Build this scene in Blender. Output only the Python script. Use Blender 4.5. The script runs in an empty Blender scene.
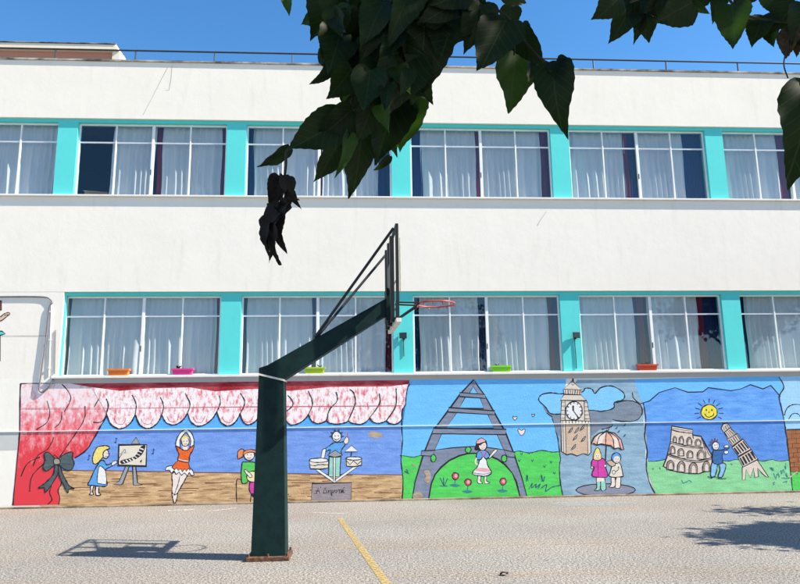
import bpy, math, random
from mathutils import Vector, Matrix
from mathutils.geometry import tessellate_polygon
rnd = random.Random(7)
S = bpy.context.scene
COL = S.collection

# ------------------------------------------------------------------ camera
F, CX, CY = 680.0, 400.0, 292.0           # focal length and centre, in units of an 800-wide picture
PITCH, YAW, ROLL = math.radians(10.581), math.radians(3.642), math.radians(-0.787)
CH, DIST = 1.50, 13.2                     # eye height, distance to the facade
cp, sp = math.cos(PITCH), math.sin(PITCH)
fw = Vector((0, cp, sp)); up0 = Vector((0, -sp, cp)); rt0 = Vector((1, 0, 0))
cr, sr = math.cos(ROLL), math.sin(ROLL)
rt = rt0*cr + up0*sr; up = up0*cr - rt0*sr
EYE = Vector((0, 0, CH))
cam = bpy.data.cameras.new('camera'); camo = bpy.data.objects.new('camera', cam); COL.objects.link(camo)
cam.sensor_fit = 'HORIZONTAL'; cam.sensor_width = 36; cam.lens = 36*F/800
cam.clip_start = 0.05; cam.clip_end = 2000
camo.matrix_world = Matrix(((rt.x, up.x, -fw.x, 0), (rt.y, up.y, -fw.y, 0), (rt.z, up.z, -fw.z, CH), (0, 0, 0, 1)))
S.camera = camo

# ------------------------------------------------------------------ light
SUNV = Vector((1.07, -0.19, 1.0)).normalized()          # towards the sun
w = bpy.data.worlds.new('World'); S.world = w; w.use_nodes = True
nt = w.node_tree; bg = nt.nodes['Background']
sky = nt.nodes.new('ShaderNodeTexSky'); sky.sky_type = 'NISHITA'; sky.sun_disc = False
sky.sun_elevation = math.asin(SUNV.z); sky.sun_rotation = math.atan2(SUNV.x, SUNV.y)
sky.air_density = 1.0; sky.dust_density = 0.1; sky.ozone_density = 1.2; sky.altitude = 300
hs = nt.nodes.new('ShaderNodeHueSaturation'); hs.inputs['Saturation'].default_value = 1.32
nt.links.new(sky.outputs[0], hs.inputs['Color']); nt.links.new(hs.outputs[0], bg.inputs[0]); bg.inputs[1].default_value = 0.105
sl = bpy.data.lights.new('sun', 'SUN'); sl.energy = 5.0; sl.angle = math.radians(0.53); sl.color = (1.0, 0.92, 0.79)
so = bpy.data.objects.new('sun', sl); COL.objects.link(so); so.location = (20, -5, 20)
so.rotation_euler = SUNV.to_track_quat('Z', 'Y').to_euler()
S.view_settings.view_transform = 'Standard'; S.view_settings.look = 'None'
S.view_settings.exposure = 1.20; S.view_settings.gamma = 1.0; S.view_settings.use_curve_mapping = False
S.render.engine = 'CYCLES'
S.cycles.max_bounces = 8; S.cycles.transparent_max_bounces = 16

# ------------------------------------------------------------------ measuring helpers
def ray(x, y): return fw*F + rt*(x-CX) + up*(CY-y)
def gnd(x, y, z=0.0):
    d = ray(x, y); return EYE + d*((z-CH)/d.z)
def at(x, y, Y):
    d = ray(x, y); return EYE + d*(Y/d.y)
FN = Vector((-math.sin(YAW), math.cos(YAW), 0)); FU = Vector((math.cos(YAW), math.sin(YAW), 0))
FO = Vector((0, DIST, 0))
def uv(x, y, dep=0.0):                                   # a point of the facade plane: metres along, metres up
    d = ray(x, y); t = (FN.dot(FO - EYE) + dep)/FN.dot(d)
    P = EYE + d*t - FO
    return P.dot(FU), P.z

# ------------------------------------------------------------------ mesh helpers
class MB:
    def __init__(s): s.v = []; s.f = []; s.m = []; s.mats = []
    def mi(s, mat):
        if mat is None: return 0
        if mat not in s.mats: s.mats.append(mat)
        return s.mats.index(mat)
    def add(s, vs, fs, mat=None):
        o = len(s.v); k = s.mi(mat); s.v += [tuple(p) for p in vs]
        for f in fs: s.f.append([i+o for i in f]); s.m.append(k)
        return s
    def box(s, x0, x1, y0, y1, z0, z1, mat=None):
        return s.add([(x0,y0,z0),(x1,y0,z0),(x1,y1,z0),(x0,y1,z0),(x0,y0,z1),(x1,y0,z1),(x1,y1,z1),(x0,y1,z1)],
              [(3,2,1,0),(4,5,6,7),(0,1,5,4),(1,2,6,5),(2,3,7,6),(3,0,4,7)], mat)
    def hexa(s, p, mat=None):                             # eight corners, bottom ring then top ring
        return s.add(p, [(3,2,1,0),(4,5,6,7),(0,1,5,4),(1,2,6,5),(2,3,7,6),(3,0,4,7)], mat)
    def prism(s, pts, y0, y1, mat=None):                  # outline in x,z pushed along y
        n = len(pts); vs = [(x,y0,z) for x,z in pts] + [(x,y1,z) for x,z in pts]
        fs = [tuple(range(n)), tuple(range(2*n-1, n-1, -1))] + [(i, i+n, (i+1)%n+n, (i+1)%n) for i in range(n)]
        return s.add(vs, fs, mat)
    def tube(s, path, r, seg=8, mat=None, closed=False):
        P = [Vector(p) for p in path]; n = len(P); R = r if isinstance(r, (list, tuple)) else [r]*n
        vs = []; ref = None
        for i in range(n):
            a = P[(i-1) % n] if (closed or i > 0) else P[i]; b = P[(i+1) % n] if (closed or i < n-1) else P[i]
            d = (b-a).normalized()
            if ref is None: ref = Vector((0,0,1)) if abs(d.z) < .9 else Vector((1,0,0))
            x = d.cross(ref).normalized(); y = x.cross(d); ref = y
            for k in range(seg):
                t = 2*math.pi*k/seg; vs.append(P[i] + (x*math.cos(t)+y*math.sin(t))*R[i])
        fs = []
        for i in range(n if closed else n-1):
            j = (i+1) % n
            for k in range(seg): fs.append((i*seg+k, i*seg+(k+1)%seg, j*seg+(k+1)%seg, j*seg+k))
        if not closed: fs += [tuple(range(seg-1,-1,-1)), tuple(range((n-1)*seg, n*seg))]
        return s.add(vs, fs, mat)
    def mesh(s, name, mat=None, smooth=False):
        me = bpy.data.meshes.new(name); me.from_pydata(s.v, [], s.f)
        for m in (s.mats or [mat]):
            if m: me.materials.append(m)
        if s.mats: me.polygons.foreach_set('material_index', s.m)
        if smooth: me.polygons.foreach_set('use_smooth', [True]*len(s.f))
        me.update(); return me
    def build(s, name, mat=None, parent=None, smooth=False, bevel=0, fix=False):
        me = s.mesh(name, mat, smooth)
        o = link(name, me, parent)
        if bevel:
            b = o.modifiers.new('bevel', 'BEVEL'); b.width = bevel; b.segments = 2; b.limit_method = 'ANGLE'
        return o
def link(name, data, parent=None):
    o = bpy.data.objects.new(name, data); COL.objects.link(o)
    if parent: o.parent = parent
    return o
def tag(o, label, cat, group=None):
    o['label'] = label; o['category'] = cat
    if group: o['group'] = group
    return o
def struct(o): o['kind'] = 'structure'; return o
def empty(name, loc=(0,0,0), rz=0):
    o = link(name, None); o.location = loc; o.rotation_euler = (0, 0, rz); o.empty_display_size = .2; return o

# ------------------------------------------------------------------ materials
def lin(c):
    c = c/255.0; return c/12.92 if c <= .04045 else ((c+.055)/1.055)**2.4
def rgb(r, g, b, k=1.0): return (lin(r)*k, lin(g)*k, lin(b)*k)
def nodes(name):
    m = bpy.data.materials.new(name); m.use_nodes = True
    n = m.node_tree.nodes; return m, n, m.node_tree.links, n['Principled BSDF']
def mat(name, c, rough=.6, var=.08, scale=6, stretch=(1,1,1), bump=0, bscale=60, metal=0, spec=.4, c2=None, lo=.35, hi=.65, detail=5):
    m, n, l, b = nodes(name)
    tc = n.new('ShaderNodeTexCoord'); mp = n.new('ShaderNodeMapping'); mp.inputs['Scale'].default_value = stretch
    l.new(tc.outputs['Object'], mp.inputs[0])
    ns = n.new('ShaderNodeTexNoise'); ns.inputs['Scale'].default_value = scale; ns.inputs['Detail'].default_value = detail
    ns.inputs['Roughness'].default_value = .62
    l.new(mp.outputs[0], ns.inputs['Vector'])
    r = n.new('ShaderNodeValToRGB'); r.color_ramp.elements[0].position = lo; r.color_ramp.elements[1].position = hi
    a = tuple(max(0, x*(1-var)) for x in c); d = c2 if c2 else tuple(min(1, x*(1+var)) for x in c)
    r.color_ramp.elements[0].color = (*a, 1); r.color_ramp.elements[1].color = (*d, 1)
    l.new(ns.outputs['Fac'], r.inputs[0]); l.new(r.outputs[0], b.inputs['Base Color'])
    b.inputs['Roughness'].default_value = rough; b.inputs['Metallic'].default_value = metal
    b.inputs['Specular IOR Level'].default_value = spec
    if bump:
        n2 = n.new('ShaderNodeTexNoise'); n2.inputs['Scale'].default_value = bscale; n2.inputs['Detail'].default_value = 4
        l.new(tc.outputs['Object'], n2.inputs['Vector'])
        bp = n.new('ShaderNodeBump'); bp.inputs['Strength'].default_value = bump; bp.inputs['Distance'].default_value = .01
        l.new(n2.outputs['Fac'], bp.inputs['Height']); l.new(bp.outputs[0], b.inputs['Normal'])
    return m
def plaster(name, c, stain, sk=.5):
    m, n, l, b = nodes(name)
    tc = n.new('ShaderNodeTexCoord')
    def noise(scale, stretch=(1,1,1), det=6):
        mp = n.new('ShaderNodeMapping'); mp.inputs['Scale'].default_value = stretch; l.new(tc.outputs['Object'], mp.inputs[0])
        t = n.new('ShaderNodeTexNoise'); t.inputs['Scale'].default_value = scale; t.inputs['Detail'].default_value = det
        t.inputs['Roughness'].default_value = .65; l.new(mp.outputs[0], t.inputs['Vector']); return t.outputs['Fac']
    def mix(fac, a, bb):
        x = n.new('ShaderNodeMix'); x.data_type = 'RGBA'
        l.new(fac, x.inputs[0])
        for s_, q in ((6, a), (7, bb)):
            if isinstance(q, tuple): x.inputs[s_].default_value = (*q, 1)
            else: l.new(q, x.inputs[s_])
        return x.outputs[2]
    def ramp(f, lo, hi, k=1.0):
        r = n.new('ShaderNodeMapRange'); r.inputs[1].default_value = lo; r.inputs[2].default_value = hi; r.inputs[4].default_value = k
        l.new(f, r.inputs[0]); return r.outputs[0]
    col = mix(ramp(noise(.9), .35, .7, .7), c, tuple(x*.93 for x in c))
    col = mix(ramp(noise(2.2, (2.2, 1, .35)), .55, .8, sk), col, stain)        # run-off streaks
    col = mix(ramp(noise(11), .60, .75, .4), col, tuple(x*.8 for x in c))       # blotches
    l.new(col, b.inputs['Base Color']); b.inputs['Roughness'].default_value = .9; b.inputs['Specular IOR Level'].default_value = .15
    bp = n.new('ShaderNodeBump'); bp.inputs['Strength'].default_value = .22; bp.inputs['Distance'].default_value = .005
    l.new(noise(38, det=5), bp.inputs['Height'])
    b2 = n.new('ShaderNodeBump'); b2.inputs['Strength'].default_value = .12; b2.inputs['Distance'].default_value = .03
    l.new(noise(3.0), b2.inputs['Height']); l.new(b2.outputs[0], bp.inputs['Normal']); l.new(bp.outputs[0], b.inputs['Normal'])
    return m
M = {}
M['wall'] = plaster('white_plaster', (.82, .76, .675), (.60, .55, .475), .45)
M['wall_low'] = plaster('white_base_plaster', (.82, .775, .69), (.68, .64, .57), .3)
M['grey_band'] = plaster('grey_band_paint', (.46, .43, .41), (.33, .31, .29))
M['sill'] = plaster('sill_paint', (.72, .70, .66), (.48, .45, .42), .6)
M['turq'] = plaster('turquoise_paint', (.105, .62, .60), (.10, .48, .48), .35)
M['frame'] = mat('white_aluminium', (.78, .78, .78), .35, .05, 4)
M['gasket'] = mat('dark_gasket', (.03, .03, .03), .6, .1)
M['room'] = mat('room_plaster', (.42, .40, .36), .9, .05)
M['roomfloor'] = mat('room_floor', (.18, .15, .12), .6, .1)
M['roof'] = mat('roof_felt', (.10, .10, .10), .9, .2, 3)
M['tar'] = mat('tar_coping', (.10, .095, .09), .8, .4, 4, (.5,1,1), c2=(.46,.43,.39), lo=.42, hi=.62)
M['rail'] = mat('dark_rail_paint', (.03, .035, .04), .5, .2)
M['cream'] = plaster('cream_fascia', (.80, .70, .55), (.62, .52, .40))
M['terra'] = plaster('terracotta_wall', (.52, .25, .18), (.45, .20, .14))
M['curtain'] = mat('white_curtain_cloth', (.80, .80, .79), .9, .05, 20, (1,1,.1), spec=.1)
M['navy'] = mat('navy_curtain_cloth', (.022, .040, .11), .9, .12, 20, (1,1,.1), spec=.1)
M['maroon'] = mat('maroon_curtain_cloth', (.20, .028, .05), .9, .12, 20, (1,1,.1), spec=.1)
M['card'] = mat('brown_cardboard', (.38, .28, .17), .85, .1)
def glass_mat():
    m, n, l, b = nodes('window_glass'); n.remove(b)
    out = [x for x in n if x.type == 'OUTPUT_MATERIAL'][0]
    tr = n.new('ShaderNodeBsdfTransparent'); tr.inputs[0].default_value = (.84, .87, .89, 1)
    gl = n.new('ShaderNodeBsdfGlossy'); gl.inputs['Roughness'].default_value = .02
    lw = n.new('ShaderNodeLayerWeight'); pw = n.new('ShaderNodeMath'); pw.operation = 'POWER'; pw.inputs[1].default_value = 5
    lw.inputs[0].default_value = .5; l.new(lw.outputs['Facing'], pw.inputs[0])
    fr = n.new('ShaderNodeMath'); fr.operation = 'MULTIPLY_ADD'; fr.inputs[1].default_value = .22; fr.inputs[2].default_value = .05; l.new(pw.outputs[0], fr.inputs[0])
    mx = n.new('ShaderNodeMixShader'); l.new(fr.outputs[0], mx.inputs[0]); l.new(tr.outputs[0], mx.inputs[1]); l.new(gl.outputs[0], mx.inputs[2])
    l.new(mx.outputs[0], out.inputs[0]); return m
M['glass'] = glass_mat()
def acrylic_mat():
    m, n, l, b = nodes('clear_acrylic'); n.remove(b)
    out = [x for x in n if x.type == 'OUTPUT_MATERIAL'][0]
    tr = n.new('ShaderNodeBsdfTransparent'); tr.inputs[0].default_value = (.97, .97, .95, 1)
    gl = n.new('ShaderNodeBsdfGlossy'); gl.inputs['Roughness'].default_value = .15
    mx = n.new('ShaderNodeMixShader'); mx.inputs[0].default_value = .02
    l.new(tr.outputs[0], mx.inputs[1]); l.new(gl.outputs[0], mx.inputs[2]); l.new(mx.outputs[0], out.inputs[0]); return m
M['acrylic'] = acrylic_mat()
M['green_steel'] = mat('dark_green_steel', (.005, .019, .019), .6, .25, 7, bump=.12, bscale=40, spec=.15)
M['black_steel'] = mat('black_steel', (.012, .014, .016), .45, .3, 8, spec=.4)
M['rust'] = mat('rusty_steel', (.05, .03, .022), .8, .3, 20, c2=(.20, .085, .04), bump=.4)
M['rim'] = mat('red_rim_paint', (.42, .035, .04), .45, .2, 12, c2=(.50, .10, .08))
M['edge'] = mat('yellowed_board_edge', (.50, .46, .30), .6, .25, 10)
M['pad'] = mat('pale_board_edge', (.66, .62, .54), .6, .2, 10)
M['conduit'] = mat('grey_pipe_and_cable_shadow', (.15, .15, .17), .5, .1)  # a small pipe, and the tube drawn as the cable's shadow
M['whiteplastic'] = mat('white_plastic_pipe', (.74, .73, .70), .5, .05)
M['black_plastic'] = mat('black_plastic', (.02, .02, .022), .4, .2)
M['lampglass'] = mat('lamp_glass', (.03, .03, .03), .15, .1)
M['bark'] = mat('bark', (.035, .030, .022), .9, .4, 9, (3,3,.6), bump=.6, bscale=25)
M['soil'] = mat('potting_soil', (.05, .035, .025), .95, .3, 30)
for nme, c in (('orange', (.72,.17,.02)), ('magenta', (.70,.04,.24)), ('lime', (.36,.50,.03)), ('green', (.20,.58,.02)), ('red', (.55,.06,.02))):
    M['pot_'+nme] = mat(nme+'_plastic', c, .4, .06)
def leaf_mat(name, c, t):
    m, n, l, b = nodes(name); out = [x for x in n if x.type == 'OUTPUT_MATERIAL'][0]
    tc = n.new('ShaderNodeTexCoord'); oi = n.new('ShaderNodeObjectInfo')
    ns = n.new('ShaderNodeTexNoise'); ns.inputs['Scale'].default_value = 3.0; ns.inputs['Detail'].default_value = 4; l.new(tc.outputs['Object'], ns.inputs['Vector'])
    ad = n.new('ShaderNodeMath'); ad.operation = 'ADD'; l.new(ns.outputs['Fac'], ad.inputs[0]); l.new(oi.outputs['Random'], ad.inputs[1])
    r = n.new('ShaderNodeMapRange'); r.inputs[1].default_value = .3; r.inputs[2].default_value = 1.7; l.new(ad.outputs[0], r.inputs[0])
    mx = n.new('ShaderNodeMix'); mx.data_type = 'RGBA'; l.new(r.outputs[0], mx.inputs[0])
    mx.inputs[6].default_value = (*[x*.65 for x in c], 1); mx.inputs[7].default_value = (*[x*1.4 for x in c], 1)
    sx = n.new('ShaderNodeSeparateXYZ'); l.new(tc.outputs['Object'], sx.inputs[0])
    def mth(op, a, b_=None, c_=None):
        q = n.new('ShaderNodeMath'); q.operation = op
        for k, v in enumerate((a, b_, c_)):
            if v is None: continue
            if isinstance(v, (int, float)): q.inputs[k].default_value = v
            else: l.new(v, q.inputs[k])
        return q.outputs[0]
    ax = mth('ABSOLUTE', sx.outputs['X']); sv = mth('ABSOLUTE', mth('SINE', mth('MULTIPLY', mth('SUBTRACT', sx.outputs['Y'], mth('MULTIPLY', ax, .75)), 21.0)))
    vein = mth('MAXIMUM', mth('LESS_THAN', sv, .10), mth('LESS_THAN', ax, .014))
    vm = n.new('ShaderNodeMix'); vm.data_type = 'RGBA'; l.new(mth('MULTIPLY', vein, .6), vm.inputs[0]); l.new(mx.outputs[2], vm.inputs[6]); vm.inputs[7].default_value = (.05, .075, .03, 1)
    l.new(vm.outputs[2], b.inputs['Base Color']); b.inputs['Roughness'].default_value = .55; b.inputs['Specular IOR Level'].default_value = .25
    vb = n.new('ShaderNodeBump'); vb.invert = True; vb.inputs['Strength'].default_value = .4; vb.inputs['Distance'].default_value = .003; l.new(vein, vb.inputs['Height']); l.new(vb.outputs[0], b.inputs['Normal'])
    tl = n.new('ShaderNodeBsdfTranslucent'); tr_ = n.new('ShaderNodeMapRange'); tr_.inputs[1].default_value = .70; tr_.inputs[2].default_value = 1.0; l.new(oi.outputs['Random'], tr_.inputs[0])
    tm_ = n.new('ShaderNodeMix'); tm_.data_type = 'RGBA'; l.new(tr_.outputs[0], tm_.inputs[0]); tm_.inputs[6].default_value = (*[x*.30 for x in t], 1); tm_.inputs[7].default_value = (*[x*1.9 for x in t], 1); l.new(tm_.outputs[2], tl.inputs[0])
    ms = n.new('ShaderNodeMixShader'); ms.inputs[0].default_value = .35
    l.new(b.outputs[0], ms.inputs[1]); l.new(tl.outputs[0], ms.inputs[2]); l.new(ms.outputs[0], out.inputs[0]); return m
M['leaf'] = leaf_mat('green_leaf', (.011, .024, .006), (.045, .110, .008))
M['leaf_dry'] = mat('withered_leaf', (.014, .010, .007), .9, .4, 8)
M['leaf_brown'] = mat('browning_leaf', (.045, .025, .010), .8, .5, 6)
def ground_mat():
    m, n, l, b = nodes('gritty_asphalt'); tc = n.new('ShaderNodeTexCoord')
    def noise(s_, d=3, st=(1,1,1)):
        mp = n.new('ShaderNodeMapping'); mp.inputs['Scale'].default_value = st; l.new(tc.outputs['Object'], mp.inputs[0])
        t = n.new('ShaderNodeTexNoise'); t.inputs['Scale'].default_value = s_; t.inputs['Detail'].default_value = d; l.new(mp.outputs[0], t.inputs['Vector']); return t
    r = n.new('ShaderNodeValToRGB'); e = r.color_ramp.elements
    e[0].position = .33; e[0].color = (.05, .05, .052, 1); e[1].position = .67; e[1].color = (.50, .47, .42, 1)
    x = e.new(.46); x.color = (.185, .177, .162, 1); x = e.new(.56); x.color = (.275, .262, .24, 1)
    mxn = n.new('ShaderNodeMix'); mxn.inputs[0].default_value = .42; l.new(noise(125, 4).outputs['Fac'], mxn.inputs[2]); l.new(noise(42, 5).outputs['Fac'], mxn.inputs[3])
    ct = n.new('ShaderNodeMapRange'); ct.inputs[1].default_value = .36; ct.inputs[2].default_value = .64; ct.inputs[3].default_value = .20; ct.inputs[4].default_value = .80; l.new(mxn.outputs[0], ct.inputs[0]); l.new(ct.outputs[0], r.inputs[0])
    def mul(fac_noise, lo, hi, colr, src):
        mr = n.new('ShaderNodeMapRange'); mr.inputs[1].default_value = lo; mr.inputs[2].default_value = hi
        l.new(fac_noise.outputs['Fac'], mr.inputs[0])
        q = n.new('ShaderNodeMix'); q.data_type = 'RGBA'; q.blend_type = 'MULTIPLY'; l.new(mr.outputs[0], q.inputs[0])
        l.new(src, q.inputs[6]); q.inputs[7].default_value = (*colr, 1); return q.outputs[2]
    c = mul(noise(.45, 6), .35, .7, (.80, .79, .80), r.outputs[0])
    c = mul(noise(.25, 6, (.25, 2.2, 1)), .48, .62, (1.04, .98, .93), c)
    c = mul(noise(1.6, 5, (.5, 1.5, 1)), .5, .75, (1.03, .95, .89), c)
    c = mul(noise(7, 4), .6, .75, (.8, .8, .82), c)
    l.new(c, b.inputs['Base Color']); b.inputs['Roughness'].default_value = .92; b.inputs['Specular IOR Level'].default_value = .15
    bp = n.new('ShaderNodeBump'); bp.inputs['Strength'].default_value = .35; bp.inputs['Distance'].default_value = .006
    l.new(noise(120, 3).outputs['Fac'], bp.inputs['Height']); l.new(bp.outputs[0], b.inputs['Normal'])
    return m
M['ground'] = ground_mat()
def worn_paint(name, c, keep, scale=18):
    m, n, l, b = nodes(name); out = [x for x in n if x.type == 'OUTPUT_MATERIAL'][0]
    tc = n.new('ShaderNodeTexCoord'); ns = n.new('ShaderNodeTexNoise'); ns.inputs['Scale'].default_value = scale; ns.inputs['Detail'].default_value = 6; ns.inputs['Roughness'].default_value = .75
    l.new(tc.outputs['Object'], ns.inputs['Vector'])
    mr = n.new('ShaderNodeMapRange'); mr.inputs[1].default_value = keep-.12; mr.inputs[2].default_value = keep+.12; l.new(ns.outputs['Fac'], mr.inputs[0])
    b.inputs['Base Color'].default_value = (*c, 1); b.inputs['Roughness'].default_value = .85
    tr = n.new('ShaderNodeBsdfTransparent'); mx = n.new('ShaderNodeMixShader')
    l.new(mr.outputs[0], mx.inputs[0]); l.new(tr.outputs[0], mx.inputs[1]); l.new(b.outputs[0], mx.inputs[2]); l.new(mx.outputs[0], out.inputs[0]); return m

# ------------------------------------------------------------------ ground and markings
struct(MB().add([(-150,-150,0),(150,-150,0),(150,150,0),(-150,150,0)], [(0,1,2,3)]).build('ground', M['ground']))
def marking(name, pix, mt, z=.004):
    struct(MB().add([tuple(gnd(x, y, z)) for x, y in pix], [tuple(range(len(pix)))]).build(name, mt))
M['yel'] = worn_paint('yellow_line_paint', (.40, .29, .10), .46, 25)
M['yelf'] = worn_paint('faded_yellow_paint', (.40, .31, .14), .60, 22)
M['whf'] = worn_paint('faded_white_paint', (.52, .50, .46), .53, 14)
M['palep'] = worn_paint('pale_blue_paint_spill', (.34, .36, .38), .55, 12)
marking('yellow_line', [(337,518),(342,518),(396,590),(386,590)], M['yel'])
marking('faded_yellow_line', [(390,575.5),(800,569.5),(800,571),(390,577.5)], M['yelf'])
marking('faded_yellow_line', [(330,547.5),(620,542),(620,543.2),(330,548.7)], M['yelf'])
marking('faded_yellow_line', [(345,521.5),(520,517),(520,517.8),(345,522.3)], M['yelf'])
marking('faded_white_mark', [(168,510.3),(194,509),(194,510.2),(168,511.5)], M['whf'])
marking('faded_white_mark', [(208,511),(236,507.8),(236,508.8),(208,512)], M['whf'])
marking('faded_white_mark', [(312,512.2),(345,513.2),(352,511.5),(345,514.2),(312,513)], M['whf'])
marking('paint_spill', [(549,504.5),(560,502.2),(600,501.6),(634,502.6),(638,504),(600,506),(570,506.2)], M['palep'])

# ------------------------------------------------------------------ the school building
V_LIP0, V_SILL0 = 2.325, 2.372        # lower window ledge
V_TOP0 = 3.985
V_SILL1, V_TOP1 = 5.925, 7.545
V_ROOF = 8.79
MOD, U0, PW = 3.3504, -6.8367, .3885
UL, UR, BACK = -14.0, 14.0, 9.0
REC = .05                             # pillars stand back this far; sashes and curtains farther
B = empty('school_building', FO, YAW)
tag(B, 'white two storey school with turquoise pillars and long window bands', 'building')
MB().box(UL, UR, 0, .30, -.3, V_LIP0).build('base_wall', M['wall_low'], B)
MB().box(UL, UR, 0, .30, V_TOP0, V_SILL1-.04).build('middle_wall', M['wall'], B)
MB().box(UL, UR, 0, .30, V_TOP1, V_ROOF).build('parapet_wall', M['wall'], B)
uL = U0 + PW                          # left end of the lower window band
MB().box(UL, uL, .002, .30, V_LIP0, V_TOP0).build('end_wall', M['wall'], B)
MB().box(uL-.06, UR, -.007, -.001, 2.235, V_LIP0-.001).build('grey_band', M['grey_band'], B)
MB().box(uL-.10, UR, -.052, .26, V_LIP0, V_SILL0).build('window_ledge', M['sill'], B, bevel=.008)
MB().box(UL, UR, -.052, .26, V_SILL1-.04, V_SILL1).build('window_ledge', M['sill'], B, bevel=.008)
MB().box(UL, UR, -.03, .35, V_ROOF, V_ROOF+.035).build('coping', M['tar'], B)
MB().box(UL, UR, .3, BACK, V_ROOF-.7, V_ROOF-.55).build('roof_slab', M['roof'], B)
for z in (1.6, 4.9):
    MB().box(UL, UR, .3, BACK, z-.2, z).build('floor_slab', M['roomfloor'], B)
    MB().box(UL, UR, BACK-.2, BACK, z, z+3.1).build('room_wall', M['room'], B)
MB().box(UL, UR, .3, BACK, 4.4, 4.6).build('room_ceiling', M['room'], B)
MB().box(UL, UR, .3, BACK, 7.95, 8.05).build('room_ceiling', M['room'], B)
MB().box(UL, UR, BACK, BACK+.25, -.3, V_ROOF).build('rear_wall', M['wall'], B)
for u in (UL, UR-.25): MB().box(u, u+.25, .3, BACK, -.3, V_ROOF).build('side_wall', M['wall'], B)
V_STRIP = uv(100, 430.5)[1]
MB().box(UL, UR, -.0165, -.0005, V_STRIP-.007, V_STRIP+.007).build('white_strip', M['whiteplastic'], B)
foot = mat('dusty_footing', (.17, .115, .07), .95, .3, 9, (.4,1,1), c2=(.36,.28,.19), bump=.5)
MB().prism([(UL,-.2),(UR,-.2),(UR,.035),(UL,.035)], -.055, -.02).build('footing', foot, B, bevel=.01)

def pillar_mesh(v0, v1):
    return MB().box(0, PW, REC, .26, v0, v1).mesh('pillar', M['turq'])
def make_window(i, v0, v1, sash):
    """one window of the band, four columns with a fixed light over each"""
    a, b = U0 + i*MOD + PW, U0 + (i+1)*MOD
    ww = b-a; h = v1-v0
    y0, y1 = .115, .160; t = .034
    wn = MB()
    wn.box(0, t, y0, y1, 0, h); wn.box(ww-t, ww, y0, y1, 0, h)
    wn.box(t, ww-t, y0, y1, 0, t*.9); wn.box(t, ww-t, y0, y1, h-t, h)
    o = wn.build('window', M['frame'], B, bevel=.004); o.location = (a, 0, v0)
    tz = h*.745
    tr = MB().box(t, ww-t, y0+.006, y1-.006, tz-.014, tz+.014).build('transom', M['frame'], o)
    xs = [0, ww*.25, ww*.5, ww*.75, ww]
    for k in (1, 2, 3):
        hw = .028 if k == 2 else .014
        yy = y0-.014 if k == 2 else y0-.006
        MB().box(xs[k]-hw, xs[k]+hw, yy, y1-.002, t*.9, h-t).build('mullion', M['frame'], o, bevel=.003)
    MB().box(ww*.5-.02, ww*.5-.008, y0-.035, y0-.014, h*.30, h*.37).build('handle', M['gasket'], o)
    for k in range(4):
        l = xs[k] + (t if k == 0 else (.028 if k == 2 else .014)); r = xs[k+1] - (t if k == 3 else (.028 if k == 1 else .014))
        for z0, z1 in ((t*.9, tz-.014), (tz+.014, h-t)):
            p = MB().box(l-(l+r)/2, (l+r)/2-l, -.0025, .0025, z0-(z0+z1)/2, (z1-z0)/2).build('pane', M['glass'], o)
            p.location = ((l+r)/2, .138, (z0+z1)/2)
            p.rotation_euler = (rnd.uniform(-.004, .004), 0, rnd.uniform(-.004, .004))
    return a, b
def lintel(i, v1):
    a, b = U0 + i*MOD + PW, U0 + (i+1)*MOD
    MB().box(a, b, REC, .26, v1-.072, v1-.001).build('lintel', M['turq'], B)
pm = [pillar_mesh(V_SILL0+.001, V_TOP0-.001), pillar_mesh(V_SILL1+.001, V_TOP1-.001)]
for i in range(-1, 6):
    if i >= 1: link('pillar', pm[0], B).location = (U0+i*MOD, 0, 0)
    link('pillar', pm[1], B).location = (U0+i*MOD, 0, 0)
WIN = []
for i in range(0, 5):
    make_window(i, V_SILL0+.001, V_TOP0-.072, None); lintel(i, V_TOP0)
for i in range(-1, 5):
    make_window(i, V_SILL1+.001, V_TOP1-.072, None); lintel(i, V_TOP1)
MB().box(UL, U0-MOD, .02, .3, V_SILL1, V_TOP1).build('end_wall', M['wall'], B)
u5 = U0+5*MOD+PW
MB().box(u5, UR, .02, .3, V_SILL1, V_TOP1).build('end_wall', M['wall'], B)
MB().box(U0+5*MOD, UR, .02, .3, V_SILL0, V_TOP0).build('end_wall', M['wall'], B)
# turquoise reveal at the left end of the lower band
MB().box(uL, uL+.035, .051, .104, V_SILL0+.002, V_TOP0-.073).build('jamb', M['turq'], B)

# curtains: one set for each window, white panels and coloured side drapes
def cloth(x0, x1, z0, z1, y, amp, wl, seed, lean=0.0):
    r = random.Random(seed); n = max(6, int((x1-x0)/.016)); nz = 5; vs = []; fs = []
    ph = r.uniform(0, 6.28); w2 = r.uniform(.35, .6)*wl*4; p2 = r.uniform(0, 6.28)
    p = ph; prof = []
    for k in range(n+1):
        p += (x1-x0)/n*2*math.pi/wl*(1+.45*math.sin(k*.09+p2)+r.uniform(-.2,.2))
        s_ = math.sin(p); prof.append(amp*((2*((s_+1)/2)**1.7-1)*.75 + .5*math.sin(k*.05*wl/w2+p2)))
    for j in range(nz+1):
        z = z0+(z1-z0)*j/nz; q = .45+.55*(1-j/nz)
        for k in range(n+1):
            vs.append((x0+(x1-x0)*k/n + lean*(j/nz) + .010*math.sin(j*1.3+k*.05), y - prof[k]*q, z))
    for j in range(nz):
        for k in range(n): a = j*(n+1)+k; fs.append((a, a+1, a+n+2, a+n+1))
    return vs, fs
W_, N_, R_ = 'curtain', 'navy', 'maroon'
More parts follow.
